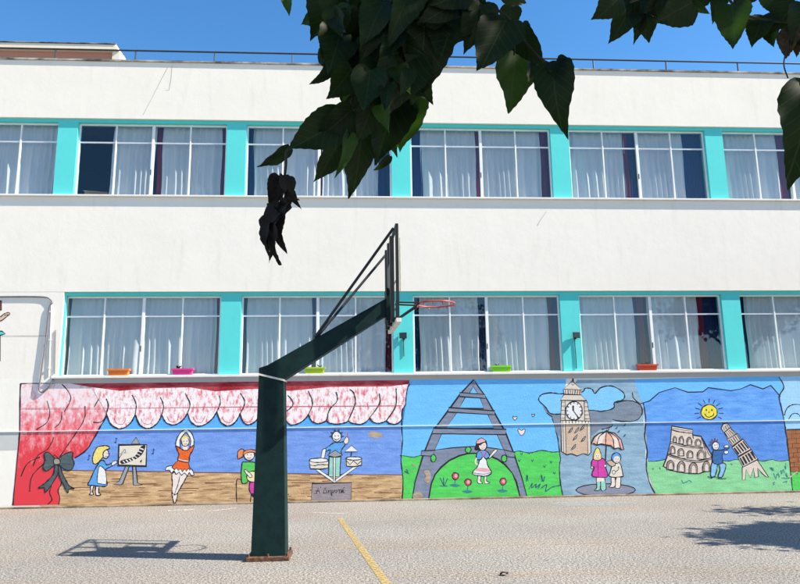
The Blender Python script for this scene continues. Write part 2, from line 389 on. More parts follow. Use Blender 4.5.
CUR = {('l',0): [(W_,.02,.50),(W_,.50,.96),(R_,.95,1.0)],
       ('l',1): [(N_,0,.04),(W_,.03,.46),(N_,.45,.50),(W_,.50,.95),(R_,.94,1.0)],
       ('l',2): [(N_,0,.06),(W_,.05,.45),(N_,.44,.495),(W_,.505,.93),(R_,.92,.96),(N_,.95,1.0)],
       ('l',3): [(W_,0,.40),(N_,.39,.43),(R_,.43,.48),(W_,.50,.86),(R_,.85,.90),(N_,.90,1.0)],
       ('l',4): [(N_,0,.08),(W_,.07,.49),(W_,.51,1.0)],
       ('u',-1): [(W_,0,.49),(W_,.50,.97)],
       ('u',0): [(W_,.20,.49),(R_,.515,.56),(W_,.55,.955),(R_,.95,1.0)],
       ('u',1): [(N_,0,.05),(W_,.04,.49),(R_,.50,.53),(W_,.52,.91),(N_,.90,1.0)],
       ('u',2): [(N_,0,.09),(W_,.08,.47),(R_,.46,.50),(W_,.51,.94),(R_,.93,1.0)],
       ('u',3): [(W_,0,.43),(R_,.42,.46),(N_,.46,.50),(W_,.51,.86),(N_,.85,1.0)],
       ('u',4): [(W_,0,.44),(R_,.43,.50),(W_,.51,1.0)]}
ORD = {-1: 'at the far left edge', 0: 'leftmost full', 1: 'second full', 2: 'third full', 3: 'fourth full', 4: 'at the far right edge'}
for (fl, i), segs in CUR.items():
    v0, v1 = (V_SILL0, V_TOP0) if fl == 'l' else (V_SILL1, V_TOP1)
    a = U0+i*MOD+PW; ww = MOD-PW
    cset = empty('curtain', FO + FU*(a+ww/2) + FN*.26 + Vector((0,0,v0)), YAW)
    row = 'lower' if fl == 'l' else 'upper'
    names = {W_: 'white', N_: 'navy', R_: 'maroon'}; kinds = []
    for s_ in segs:
        if names[s_[0]] not in kinds: kinds.append(names[s_[0]])
    cols = ' and '.join(sorted(kinds, key=lambda q: ['white','navy','maroon'].index(q)))
    wh = (row+' window '+ORD[i]) if i in (-1, 4) else (ORD[i]+' window of the '+row+' row')
    tag(cset, cols+' curtains hanging behind the '+wh, 'curtains', 'classroom curtains')
    for k, (c, f0, f1) in enumerate(segs):
        lean = .05 if (fl, i, k) == ('u', 0, 0) else 0
        vs, fs = cloth((f0-.5)*ww, (f1-.5)*ww, .03, v1-v0-.05, 0 if c == W_ else .03, .045 if c == W_ else .02, .15 if c == W_ else .09, 100*i+k+(7 if fl == 'l' else 50), lean)
        MB().add(vs, fs).build({W_: 'sheer_panel', N_: 'side_drape', R_: 'side_drape'}[c], M[c], cset, smooth=True)
    MB().tube([(-ww/2, .0, v1-v0-.04), (ww/2, .0, v1-v0-.04)], .012, 6).build('curtain_rod', M['whiteplastic'], cset)

# a cardboard box inside the dark gap of the upper left window
cb = empty('cardboard_box', FO + FU*(U0+PW+.33) + FN*.42 + Vector((0,0,V_SILL1+.0)), YAW+.2)
tag(cb, 'brown cardboard box in the dark gap of an upper window', 'box')
MB().box(-.22,.22,-.15,.15,-.30,.16).build('box_body', M['card'], cb)
for s_ in (-1, 1): MB().add([(-.22,s_*.15,.161),(.22,s_*.15,.161),(.22,s_*.26,.13),(-.22,s_*.26,.13),(-.22,s_*.15,.165),(.22,s_*.15,.165),(.22,s_*.26,.134),(-.22,s_*.26,.134)],[(0,1,2,3),(4,5,6,7),(0,1,5,4),(2,3,7,6)]).build('flap', M['card'], cb)
MB().box(-.25,.25,-.18,.18,-1.02,-.302).build('stand', M['room'], cb)

# ------------------------------------------------------------------ roof railing and rooftop block
RL = empty('roof_railing', FO + FN*.14 + Vector((0,0,V_ROOF+.035)), YAW)
tag(RL, 'thin dark metal railing along the roof edge', 'railing')
MB().tube([(UL,0,.30),(UR,0,.30)], .018, 6).build('top_rail', M['rail'], RL)
MB().tube([(UL,0,.035),(UR,0,.035)], .016, 6).build('bottom_rail', M['rail'], RL)
pme = MB().tube([(0,0,0),(0,0,.30)], .015, 6).mesh('post', M['rail'])
ux = uv(52, 56)[0]
for k in range(-4, 13):
    u = ux + k*1.62
    if UL < u < UR: link('post', pme, RL).location = (u, 0, 0)
# block set back on the roof
dep = 3.2
ua, va = uv(0, 40, dep); ub, vb = uv(117, 44, dep); uc, vc = uv(124, 60, dep)
RB = empty('rooftop_block', FO + FN*dep + Vector((0,0,V_ROOF-.55)), YAW)
tag(RB, 'rooftop block with cream fascia and reddish brown wall at upper left', 'rooftop block')
zt = vb - (V_ROOF-.55)
_, vm = uv(60, 49.5, dep); zm = vm-(V_ROOF-.55)
MB().hexa([(UL,0,zm),(ub+.06,0,zm),(ub+.06,4,zm),(UL,4,zm),(UL,0,zt),(ub-.02,0,zt),(ub-.02,4,zt),(UL,4,zt)]).build('fascia', M['cream'], RB, bevel=.03)
MB().hexa([(ub-.12,.05,0),(ub+.20,.05,0),(ub+.20,4,0),(ub-.12,4,0),(ub-.12,.05,zm),(ub+.05,.05,zm),(ub+.05,4,zm),(ub-.12,4,zm)]).build('corner_pier', M['cream'], RB)
MB().box(UL, ub-.12, .12, 3.9, 0, zm).build('wall', M['terra'], RB)
MB().box(UL, ub-.02, -.02, 4, zt+.001, zt+.014).build('roof_edge', M['tar'], RB)

# ------------------------------------------------------------------ things on the facade
def fpos(px, py, dep=0.0):
    u, v = uv(px, py, dep); return FO + FU*u + FN*dep + Vector((0,0,v))
def flower_box(px, key, label, plant):
    u, _ = uv(px, 370); o = empty('flower_box', FO + FU*u + FN*.028 + Vector((0,0,V_SILL0)), YAW)
    tag(o, label, 'flower box', 'flower boxes on the window ledge')
    L, D, H = .19, .055, .115
    m = MB()
    m.hexa([(-L*.9,-D*.8,0),(L*.9,-D*.8,0),(L*.9,D*.8,0),(-L*.9,D*.8,0),(-L,-D,H),(L,-D,H),(L,D,H),(-L,D,H)])
    m.build('trough', M['pot_'+key], o, bevel=.006)
    r = MB(); r.box(-L-.014,L+.014,-D-.012,-D+.004,H-.018,H+.012); r.box(-L-.014,L+.014,D-.004,D+.012,H-.018,H+.012)
    r.box(-L-.014,-L+.004,-D+.004,D-.004,H-.018,H+.012); r.box(L-.004,L+.014,-D+.004,D-.004,H-.018,H+.012)
    r.build('rim', M['pot_'+key], o)
    MB().box(-L+.004,L-.004,-D+.004,D-.004,H+.001,H+.006).build('soil', M['soil'], o)
    for k in range(plant):
        q = MB(); x = rnd.uniform(-L*.8, L*.8)
        for j in range(7):
            a = rnd.uniform(0, 6.28); e = rnd.uniform(.03, .06); dx, dy = e*math.cos(a)*.7, e*math.sin(a)*.35
            q.add([(x,0,H+.005),(x+dx-.009,dy,H+e*.8),(x+dx*1.3,dy*1.2,H+e*1.25),(x+dx+.009,dy,H+e*.8)],[(0,1,2,3)])
        q.build('seedling', M['leaf'], o)
flower_box(118.5, 'orange', 'orange plastic flower box on the ledge of the leftmost lower window', 0)
flower_box(182.5, 'magenta', 'bright pink plastic flower box on the ledge of the leftmost lower window', 3)
flower_box(314.5, 'lime', 'yellow green flower box on the ledge below the basketball arm', 1)
flower_box(501.5, 'green', 'bright green flower box on the ledge right of the hoop', 1)
flower_box(648, 'red', 'brick red flower box on the ledge above the rainy mural', 1)

def floodlight(px, py, label, cable_to, turn):
    o = empty('floodlight', fpos(px, py, REC), YAW); tag(o, label, 'floodlight', 'floodlights on the lower pillars')
    h = MB(); h.hexa([(-.075,-.085,-.055),(.075,-.085,-.065),(.055,-.03,-.045),(-.055,-.03,-.045),(-.075,-.085,.06),(.075,-.085,.06),(.055,-.03,.05),(-.055,-.03,.05)])
    hb = h.build('housing', M['black_plastic'], o, bevel=.006); hb.rotation_euler = (0, 0, turn)
    g = MB().box(-.062,.062,-.089,-.0855,-.046,.048).build('lens', M['lampglass'], hb)
    MB().box(-.02,.02,-.032,-.001,-.075,-.03).build('bracket', M['black_plastic'], o)
    if cable_to: MB().tube([(-.01,-.012,-.06),(-.014,-.012,-.2),(-.008,-.012,-.4),(-.012,-.012,cable_to)], .008, 6).build('cable', M['black_plastic'], o)
floodlight(574.8, 335.5, 'small dark floodlight on the turquoise pillar above the clock tower mural', -.66, .1)
floodlight(404, 336, 'small black floodlight on the turquoise pillar just below the hoop', -.16, -.3)

def smooth_path(pts, n=6, closed=False):
    P = [Vector(p) for p in pts]; out = []; N = len(P)
    rng = range(N) if closed else range(N-1)
    for i in rng:
        p0 = P[(i-1) % N] if closed or i > 0 else P[i]; p1 = P[i]; p2 = P[(i+1) % N]
        p3 = P[(i+2) % N] if closed or i+2 < N else p2
        for k in range(n):
            t = k/n; t2 = t*t; t3 = t2*t
            out.append(.5*((2*p1)+(p2-p0)*t+(2*p0-5*p1+4*p2-p3)*t2+(3*p1-p0-3*p2+p3)*t3))
    if not closed: out.append(P[-1])
    return out
def fl(px, py, dep): u, v = uv(px, py, dep); return (u, dep, v)
gc = MB().tube(smooth_path([fl(-20,297,-.016),fl(20,296.5,-.016),fl(44,297,-.016),fl(50,299.5,-.017),fl(52,303,-.018),fl(49.5,308,-.02),fl(47,330,-.022),fl(43,360,-.022),fl(39.5,385,-.024),fl(39.5,391,-.024),fl(43,392,-.024),fl(49,387,-.03),fl(53,379,-.03)], 5), .015, 7).build('cable_shadow', M['conduit'], None, smooth=True)  # grey tube laid where a cable's shadow falls on the wall
gc.location = FO; gc.rotation_euler = (0,0,YAW); tag(gc, 'grey tube drawn as the shadow of a cable on the wall left of the windows', 'cable')
wc = empty('white_conduit', FO, YAW); tag(wc, 'thin white conduit running down the wall beside the leftmost lower window', 'pipe')
MB().tube([fl(51.5,305,-.012), fl(49,376,-.012)], .010, 6).build('pipe', M['whiteplastic'], wc)
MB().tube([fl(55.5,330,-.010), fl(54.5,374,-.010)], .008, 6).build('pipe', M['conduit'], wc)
bracket = MB().box(-.02,.02,-.03,.0,-.012,.012).mesh('clip', M['whiteplastic'])
for q in ((51.2,312),(50.4,340),(49.4,368)):
    x, y, z = fl(*q, 0); c = link('clip', bracket, wc); c.location = (x, 0, z)

# ------------------------------------------------------------------ painted murals
def paint(name, c, var=.10, c2=None, scale=5, stretch=(1,1,1), lo=.35, hi=.65):
    if stretch == (1,1,1): stretch = (.55, 1, 2.4); scale *= 1.8        # strokes mostly run sideways
    m = mat('paint_'+name, c, .75, var, scale, stretch, .34, 38, 0, .2, c2, lo, hi, 6)
    n = m.node_tree.nodes; l = m.node_tree.links; b = n['Principled BSDF']; src = b.inputs['Base Color'].links[0].from_socket
    tc = [x for x in n if x.type == 'TEX_COORD'][0]; mp = n.new('ShaderNodeMapping'); mp.inputs['Scale'].default_value = (1, 1, 3.5); mp.inputs['Rotation'].default_value = (0, .35, 0); l.new(tc.outputs['Object'], mp.inputs[0])
    for sc_, lo_, hi_, k_, dark in ((16, .50, .75, .14, 0), (60, .66, .74, .55, 1)):       # thin coats showing the plaster, small chips
        t = n.new('ShaderNodeTexNoise'); t.inputs['Scale'].default_value = sc_; t.inputs['Detail'].default_value = 7; t.inputs['Roughness'].default_value = .7; l.new(mp.outputs[0] if not dark else tc.outputs['Object'], t.inputs['Vector'])
        r = n.new('ShaderNodeMapRange'); r.inputs[1].default_value = lo_; r.inputs[2].default_value = hi_; r.inputs[4].default_value = k_; l.new(t.outputs['Fac'], r.inputs[0])
        q = n.new('ShaderNodeMix'); q.data_type = 'RGBA'; l.new(r.outputs[0], q.inputs[0]); l.new(src, q.inputs[6])
        q.inputs[7].default_value = (.62, .58, .54, 1) if dark else tuple(min(1, x*.55+.36) for x in c)+(1,) ; src = q.outputs[2]
    l.new(src, b.inputs['Base Color']); return m
P = {
 'black': paint('black', (.018,.018,.022), .3), 'white': paint('white', (.76,.74,.72), .06), 'cream': paint('cream', (.72,.64,.52), .08),
 'stage': paint('stage_blue', (.14,.27,.67), .10, (.20,.35,.74), 3), 'stage2': paint('band_blue', (.10,.38,.80), .12, None, 3),
 'floor': paint('stage_floor', (.44,.24,.10), .35, (.72,.48,.26), 3.2, (1,1,6), .3, .66),
 'swag': paint('swag_pink', (.80,.17,.23), .12, (.85,.77,.76), 8, (2.0,1,.9), .36, .52), 'swag_shade': paint('swag_shaded_red', (.48,.018,.035), .35, (.66,.14,.16), 4, (.5,1,1.5), .4, .75),
 'drape': paint('drape_red', (.62,.025,.035), .22, (.74,.20,.20), 4, (1,1,1), .45, .78), 'drape2': paint('drape_pink', (.68,.09,.12), .2, (.78,.52,.52), 7, (1,1,.8), .36, .68),
 'bow': paint('bow_grey', (.075,.105,.11), .25), 'knot': paint('knot', (.33,.30,.24), .2), 'hair': paint('yellow', (.78,.62,.18), .1), 'dress': paint('dress_blue', (.10,.33,.68), .12),
 'skin': paint('skin', (.78,.66,.58), .05), 'grey': paint('grey', (.30,.31,.33), .12), 'orange': paint('orange', (.74,.12,.02), .12), 'ginger': paint('ginger', (.72,.24,.10), .12),
 'green': paint('green', (.10,.50,.10), .12), 'pale': paint('pale_yellow', (.74,.66,.36), .08), 'magenta': paint('magenta', (.60,.05,.34), .12), 'mint': paint('mint', (.30,.58,.48), .12),
 'plaque': paint('plaque', (.30,.25,.26), .15), 'sky': paint('sky_blue', (.15,.47,.86), .07, None, 3), 'grass': paint('grass_green', (.085,.56,.10), .14, None, 3),
 'steel': paint('tower_grey', (.20,.23,.31), .18, None, 4), 'chip': paint('chipped_plaster', (.40,.30,.22), .25), 'red': paint('red', (.58,.08,.12), .15), 'pink': paint('pink', (.74,.38,.42), .1),
 'rain': paint('rain_blue', (.23,.37,.50), .14, (.32,.47,.58), 2.5), 'storm': paint('storm_grey', (.19,.23,.29), .16, None, 3), 'cloud': paint('cloud_blue', (.20,.52,.84), .07),
 'stone': paint('clock_stone', (.66,.57,.48), .08), 'tan': paint('tan', (.58,.42,.30), .1), 'peach': paint('peach', (.76,.42,.30), .1), 'navyp': paint('navy', (.03,.08,.16), .2),
 'puddle': paint('puddle', (.24,.25,.32), .1), 'deep': paint('deep_blue', (.10,.31,.79), .12, (.16,.40,.85), 3), 'deep2': paint('deeper_blue', (.075,.23,.65), .12, (.12,.29,.71), 3), 'meadow': paint('meadow', (.24,.58,.28), .14, None, 3),
 'sun': paint('sun_yellow', (.78,.66,.06), .08), 'ruin': paint('ruin_stone', (.68,.56,.48), .12), 'ruind': paint('ruin_shade', (.36,.28,.24), .12), 'jeans': paint('light_blue', (.22,.47,.72), .1), 'shirt': paint('shirt_blue', (.035,.13,.36), .15),
 'brick': paint('brick_brown', (.33,.12,.045), .2), 'joint': paint('brick_joint', (.12,.045,.02), .2), 'pale_sky': paint('pale_sky', (.33,.58,.82), .07), 'teal': paint('teal', (.04,.22,.22), .2), 'turqp': paint('turq', (.10,.55,.58), .1), 'brown': paint('brown', (.16,.05,.03), .2),
}
def drape_paint():
    m, n, l, b = nodes('paint_drape'); tc = n.new('ShaderNodeTexCoord'); sx = n.new('ShaderNodeSeparateXYZ'); l.new(tc.outputs['Object'], sx.inputs[0])
    def noise(s_, st):
        mp = n.new('ShaderNodeMapping'); mp.inputs['Scale'].default_value = st; l.new(tc.outputs['Object'], mp.inputs[0])
        t = n.new('ShaderNodeTexNoise'); t.inputs['Scale'].default_value = s_; t.inputs['Detail'].default_value = 6; t.inputs['Roughness'].default_value = .7; l.new(mp.outputs[0], t.inputs['Vector']); return t.outputs['Fac']
    z = n.new('ShaderNodeMapRange'); z.inputs[1].default_value = .3; z.inputs[2].default_value = 2.1; z.inputs[3].default_value = -.42; z.inputs[4].default_value = .12; l.new(sx.outputs['Z'], z.inputs[0])
    ad = n.new('ShaderNodeMath'); ad.operation = 'ADD'; l.new(noise(7, (1.5, 1, .8)), ad.inputs[0]); l.new(z.outputs[0], ad.inputs[1])
    r = n.new('ShaderNodeValToRGB'); e = r.color_ramp.elements; e[0].position = .28; e[0].color = (.68, .035, .05, 1); e[1].position = .60; e[1].color = (.80, .66, .66, 1)
    q = e.new(.45); q.color = (.76, .24, .27, 1); l.new(ad.outputs[0], r.inputs[0]); l.new(r.outputs[0], b.inputs['Base Color']); b.inputs['Roughness'].default_value = .75; return m
P['drape2'] = drape_paint()
STEP = .00007
class Pt:
    """flat paint shapes on the wall; each later shape lies a hair in front of the earlier ones"""
    def __init__(s, ox=0, oy=0, k=1.0, layer=8): s.mb = MB(); s.o = (ox, oy, k); s.n = layer
    def to(s, ox, oy, k): s.o = (ox, oy, k); return s
    def P(s, pts): ox, oy, k = s.o; return [(ox+x/k, oy+y/k) for x, y in pts]
    def _poly(s, pix, m):
        w3 = [uv(x, y) for x, y in pix]; s.n += 1; d = -(.0015 + s.n*STEP)
        tri = tessellate_polygon([[Vector((u, v, 0)) for u, v in w3]])
        s.mb.add([(u, d, v) for u, v in w3], [tuple(t_) for t_ in tri], P[m])
    def _line(s, pix, wd, m, closed=False):
        jr = random.Random(int(pix[0][0]*31+pix[-1][1]*17)); pix = [(x+jr.gauss(0,.09), y+jr.gauss(0,.09)) for x, y in pix]
        w3 = [Vector(uv(x, y)) for x, y in pix]; n = len(w3); s.n += 1; d = -(.0015 + s.n*STEP); L = []; R = []
        r = random.Random(n*7+int(pix[0][0]*10)); h = wd*.0098
        for i in range(n):
            a = w3[(i-1) % n] if closed or i > 0 else w3[i]; b = w3[(i+1) % n] if closed or i < n-1 else w3[i]
            t_ = (b-a); t_ = t_/max(1e-9, t_.length); nn = Vector((-t_.y, t_.x))*h*r.uniform(.55, 1.25)
            L.append(w3[i]+nn); R.append(w3[i]-nn)
        vs = [(p.x, d, p.y) for p in L] + [(p.x, d, p.y) for p in R]
        fs = [(i, (i+1) % n, n+(i+1) % n, n+i) for i in range(n if closed else n-1)]
        s.mb.add(vs, fs, P[m])
    def sm(s, pts, closed): return [(p.x, p.y) for p in smooth_path([(x, y, 0) for x, y in pts], 5, closed)]
    def fill(s, m, pts, out='black', wd=1.1, smooth=True):
        pix = s.P(pts); pix = s.sm(pix, True) if smooth else pix
        s._poly(pix, m)
        if out: s._line(pix, wd, out, True)
        return s
    def line(s, pts, wd=1.1, m='black', smooth=True, closed=False):
        pix = s.P(pts); pix = s.sm(pix, closed) if smooth and len(pix) > 2 else pix
        s._line(pix, wd, m, closed); return s
    def ell(s, m, cx, cy, rx, ry, out='black', wd=1.0):
        pix = s.P([(cx+rx*math.cos(6.2832*i/18), cy+ry*math.sin(6.2832*i/18)) for i in range(18)])
        s._poly(pix, m)
        if out: s._line(pix, wd, out, True)
        return s
    def dot(s, m, cx, cy, r): return s.ell(m, cx, cy, r, r, None)
    def build(s, name, parent): return s.mb.build(name, None, parent)
def mural(name, label): o = empty(name, FO, YAW); return tag(o, label, 'mural', 'murals along the base wall')

# ---- theatre stage
st = mural('stage_mural', 'painted theatre stage with pink curtain, dancer and children on the left wall')
q = Pt(layer=0)
TOPL, TOPR = 380.5, 379.0
q.fill('stage2', [(80,TOPL),(409,379.5),(401,440),(401,434),(85,437)], None, smooth=False)
q.fill('stage', [(60,431),(130,430.3),(250,429),(401,426.5),(402,476),(250,475),(60,473)], None, smooth=False)
q.fill('chip', [(368,434),(372,431.5),(380,433),(383,436),(377,438),(370,437)], None); q.fill('chip', [(345,462),(350,460),(353,464),(347,466)], None)
q.build('backdrop', st)
q = Pt(layer=3)
q.fill('floor', [(40,470),(120,471),(200,472.5),(300,474),(402,475),(402.5,502),(300,503.2),(120,505.5),(40,506)], None, smooth=False)
q.line([(62,470.5),(120,471),(200,472.5),(300,474),(402,475)], .9, 'brown')
r_ = random.Random(5)
for k in range(95):
    x = r_.uniform(60, 395); y = r_.uniform(475, 501); L = r_.uniform(6, 24)
    q.n = 5; q.line([(x,y),(min(401,x+L),y+r_.uniform(-.4,.3))], r_.uniform(.35,.75), 'brown')
fl_o = q.build('stage_floor', st)
c = Pt(10,375,4.33, layer=6)
c.fill('drape2', [(45,38),(440,32),(436,120),(420,178),(395,218),(365,272),(330,326),(280,360),(245,385),(200,400),(150,420),(80,430),(22,440),(32,330),(40,240),(43,120)], None, smooth=False)
c.fill('drape2', [(22,439),(80,429),(150,419),(200,399),(222,393),(220,450),(212,500),(215,562),(12,566)], None, smooth=False)
c.line([(52,38),(45,60),(42,240),(28,400),(13,565)], 1.4); c.line([(45,42),(60,37),(200,37)], 1.0)
c.line([(420,178),(395,218),(365,272),(330,326),(280,360)], 1.5)
for l in ([(160,112),(172,160),(160,205),(112,238)],[(225,40),(255,75),(262,110),(235,160)],[(385,45),(390,90),(365,138)],[(325,135),(322,190),(280,260),(215,355)],[(190,345),(210,360)],
          [(225,160),(220,200),(195,230)],[(190,270),(165,320),(120,350),(100,395)],[(130,355),(75,385),(48,440)],[(195,345),(140,390),(95,440),(85,505)],[(215,425),(222,470),(208,500),(216,530),(212,562)],
          [(180,480),(172,510),(182,540),(165,560)],[(420,100),(426,150),(400,200),(360,205)]): c.line(l, 1.0)
c.build('side_drape', st)
# swags
sc1 = [(118,160,180,226,245,165),(247,165,303,225,362,168),(365,165,415,209,478,155),(478,155,530,214,608,150),(608,150,660,213,712,158),(712,158,748,208,800,162),(800,162,850,215,905,168)]
sc2 = [(25,215,75,290,175,225),(175,225,235,281,290,255),(285,262,345,285,425,262),(418,262,490,286,552,245),(552,245,602,279,655,262),(655,262,702,286,750,255)]
def arc(a, b, cx_, cy_, e, f): return [(a,b),(a+(cx_-a)*.30, b+(cy_-b)*.68),(cx_-(cx_-a)*.25,cy_-2),(cx_,cy_),(cx_+(e-cx_)*.35,cy_-(cy_-f)*.12),(e-(e-cx_)*.25,f+(cy_-f)*.5),(e,f)]
c = Pt(layer=40)
bot = [];
for s_ in sc1: bot += [(80+x/4.444, 378+y/4.444) for x, y in arc(*s_)]
bot2 = []
for s_ in sc2: bot2 += [(280+x/6.154, 378+y/6.154) for x, y in arc(*s_)]
c.fill('swag', [(88,TOPL+.3),(108,TOPL+.2)] + [(270,380),(409.5,379.4),(407.5,387),(406,397.5),(405,405.5),(402.2,410.5),(401.8,421)] + list(reversed(bot2)) + list(reversed(bot)) + [(104,408)], None, smooth=False)
c.fill('swag_shade', [(58,381.5),(250,380.3),(409.5,379.3),(409,384),(390,386.5),(330,387),(290,391),(255,389),(215,391.5),(190,387.5),(150,388.5),(120,391),(90,387)], None, smooth=False)  # dark red strip, the ledge's shadow painted along the swag tops
for s_ in sc1: c.to(80,378,4.444).line(arc(*s_), 1.35)
for s_ in sc2: c.to(280,378,6.154).line(arc(*s_), 1.35)
c.to(80,378,4.444)
for l in ([(245,165),(250,120),(232,75)],[(362,168),(372,125),(358,86)],[(478,155),(489,115),(468,68)],[(608,150),(624,110),(620,78)],[(712,158),(733,110),(714,68)],[(118,160),(126,120),(117,93)]): c.line(l, 1.1)
for x, y in ((180,180),(300,180),(415,170),(530,172),(660,172),(745,170)): c.line([(x-28,y),(x-15,y+22),(x+12,y+24),(x+26,y-2)], .5, 'red')
c.to(280,378,6.154)
for l in ([(25,215),(72,178),(78,145),(48,105)],[(175,225),(202,155),(174,80)],[(290,255),(305,195),(352,140),(345,85)],[(420,262),(462,160),(455,95),(430,70)],[(552,245),(612,160),(612,95)],[(655,262),(712,175),(715,65)],[(750,255),(752,200),(772,165),(776,120),(786,60),(800,38)]): c.line(l, 1.1)
c.to(0,0,1).line([(22,408.5),(120,408.3),(250,406.8),(402,405.8)], .6, 'red', False)
c.build('swag_valance', st)
c = Pt(10,375,4.33, layer=60)
c.fill('bow', [(195,388),(188,430),(150,470),(124,490),(150,489),(153,509),(178,480),(207,428),(207,390)]); c.fill('bow', [(212,388),(230,430),(255,478),(279,492),(256,494),(250,511),(234,480),(212,430)])
c.fill('bow', [(197,366),(168,336),(149,342),(152,370),(143,400),(160,416),(197,386)]); c.fill('bow', [(208,366),(238,343),(270,334),(271,360),(278,385),(264,412),(238,410),(210,386)])
c.ell('knot', 203,375,15,14); c.build('painted_bow', st)
# painting girl and easel
c = Pt(80,425,7.3)
c.fill('skin', [(76,440),(100,440),(92,485),(98,508),(68,510),(80,490)]); c.fill('skin', [(116,440),(140,440),(136,488),(152,508),(118,512)])
c.fill('dress', [(130,290),(150,262),(175,262),(195,292),(230,282),(238,298),(192,322),(184,345),(197,440),(150,448),(95,442),(58,438),(80,390),(104,335)])
c.fill('white', [(136,318),(152,300),(182,332),(190,362),(192,428),(160,432),(128,420),(130,360)], wd=.7)
c.fill('skin', [(230,280),(250,264),(272,262),(274,274),(238,298)], wd=.7)
c.ell('skin', 188,214,24,31); c.fill('hair', [(130,162),(170,152),(205,156),(216,172),(192,182),(172,200),(168,235),(150,256),(125,282),(98,280),(93,240),(105,198)])
c.dot('black',192,208,3); c.dot('black',203,209,3); c.line([(186,228),(195,233),(204,228)], .6); c.build('painting_girl', st)
c = Pt(80,425,7.3)
c.fill('grey', [(375,138),(408,90),(437,138)], smooth=False); c.fill('grey', [(335,298),(362,298),(312,432),(296,438),(243,433),(285,410)], smooth=False); c.fill('grey', [(384,298),(407,298),(422,424),(455,437),(390,441)], smooth=False)
c.fill('cream', [(283,146),(487,145),(484,301),(280,296)], wd=2.0, smooth=False)
c.fill('black', [(296,262),(350,246),(395,232),(425,195),(445,158),(478,152),(460,205),(425,240),(380,262),(310,286)], None)
for a, b in (((312,262),(330,277)),((335,256),(352,270)),((358,250),(374,262)),((380,243),(398,254)),((400,230),(420,240)),((415,212),(438,222)),((428,192),(452,202)),((440,172),(464,180))): c.line([a, b], 1.0, 'white')
c.line([(285,215),(305,205),(328,178),(335,205),(320,200)], .9, 'grey'); c.line([(268,270),(310,205)], .7); c.dot('black',445,268,6); c.line([(440,265),(455,255)], .8)
c.build('painted_easel', st)
c = Pt(80,425,7.3, layer=8)
for x, y in ((258,128),(60,254),(530,210)): c.ell('navyp', x, y, 8, 6, None); c.line([(x+6,y),(x+5,y-36)], .8, 'navyp'); c.line([(x+5,y-36),(x+16,y-24)], .8, 'navyp')
c.build('music_notes', st)
# dancer
c = Pt(150,420,6.87)
c.ell('grey', 245,140,35,42, None); c.fill('skin', [(158,362),(250,372),(236,420),(192,498),(188,530),(170,576),(156,538),(152,500),(154,430)]); c.line([(205,385),(190,450),(165,520)], .7); c.line([(152,500),(172,515),(190,500)], .7)
c.fill('white', [(107,346),(118,322),(160,316),(270,328),(302,374),(286,382),(270,362),(256,382),(236,364),(216,380),(200,360),(180,374),(165,352),(146,366),(134,346)], wd=.9)
c.fill('orange', [(195,275),(263,288),(278,346),(264,334),(250,354),(238,335),(223,356),(210,335),(196,349),(183,330),(168,343),(152,325),(165,305)], wd=.9, smooth=False)
c.fill('white', [(178,185),(181,140),(208,90),(250,64),(287,95),(302,140),(297,186),(276,192),(281,142),(266,107),(248,86),(226,107),(206,142),(206,188)], wd=1.0)
c.fill('skin', [(226,178),(258,178),(256,208),(228,206)], .5 and None); c.ell('skin', 243,148,27,33); c.fill('hair', [(217,140),(225,116),(250,110),(268,130),(250,124)], None)
c.fill('orange', [(177,182),(204,192),(226,206),(256,208),(278,190),(301,174),(298,200),(272,250),(263,290),(195,276),(199,235)]); c.line([(195,270),(228,280),(264,284)], .8, 'white')
c.dot('black',233,146,3.5); c.dot('black',254,146,3.5); c.line([(236,164),(244,168),(252,163)], .6); c.build('dancer', st)
# girl with guitar
c = Pt(150,420,6.87)
c.line([(596,572),(594,420),(630,412),(690,436),(690,570)], 1.0)
c.fill('ginger', [(603,266),(604,218),(628,200),(645,208),(640,248),(622,262)]); c.fill('ginger', [(722,215),(742,200),(762,215),(760,262),(738,252)])
c.fill('green', [(632,302),(658,290),(728,298),(740,370),(690,395),(662,433),(630,426)]); c.fill('magenta', [(688,430),(745,430),(742,505),(690,501)]); c.fill('black', [(700,506),(742,506),(740,532),(702,530)], None)
c.ell('pale', 706,390,42,38); c.fill('skin', [(648,350),(660,344),(700,380),(698,395),(682,392)], wd=.7); c.ell('skin', 682,242,36,36)
c.fill('ginger', [(640,242),(648,214),(690,203),(732,214),(738,246),(718,226),(690,222),(660,230)], wd=.8); c.dot('black',668,240,3); c.dot('black',694,240,3); c.line([(668,258),(680,264),(694,258)], .6); c.build('guitar_girl', st)
# boy between two cakes on a balance, and the plaque
c = Pt(300,425,7.3)
c.fill('mint', [(213,228),(298,228),(291,378),(209,378)], smooth=False); c.line([(250,240),(250,378)], .7)
c.fill('dress', [(215,150),(250,130),(288,130),(322,122),(332,140),(302,186),(298,230),(215,230),(222,182),(188,196),(176,190),(188,172)]); c.fill('white', [(188,176),(165,182),(155,240),(178,240),(186,200)], wd=.7)
c.fill('skin', [(320,118),(344,82),(356,108),(346,136),(328,138)], wd=.7); c.line([(344,95),(348,62)], 1.2, 'red')
sp_ = []
for k in range(11):
    a = math.pi*(1.0+k/10.0*1.0); rr = 58 if k % 2 == 0 else 38; sp_.append((268+rr*math.cos(a), 84+rr*math.sin(a)))
c.fill('navyp', sp_+[(300,95),(236,95)], None, smooth=False); c.ell('white', 268,86,33,38); c.dot('black',256,80,4); c.dot('black',280,80,4); c.line([(248,98),(266,110),(288,97)], .8)
for a, b in (((252,414),(122,325)),((252,414),(412,302))): c.line([a,b], 2.6, 'black'); c.line([a,b], 1.7, 'white')
c.fill('white', [(243,232),(259,232),(258,412),(245,412)], wd=.7, smooth=False); c.fill('grey', [(203,222),(255,184),(310,220),(255,236)], smooth=False)
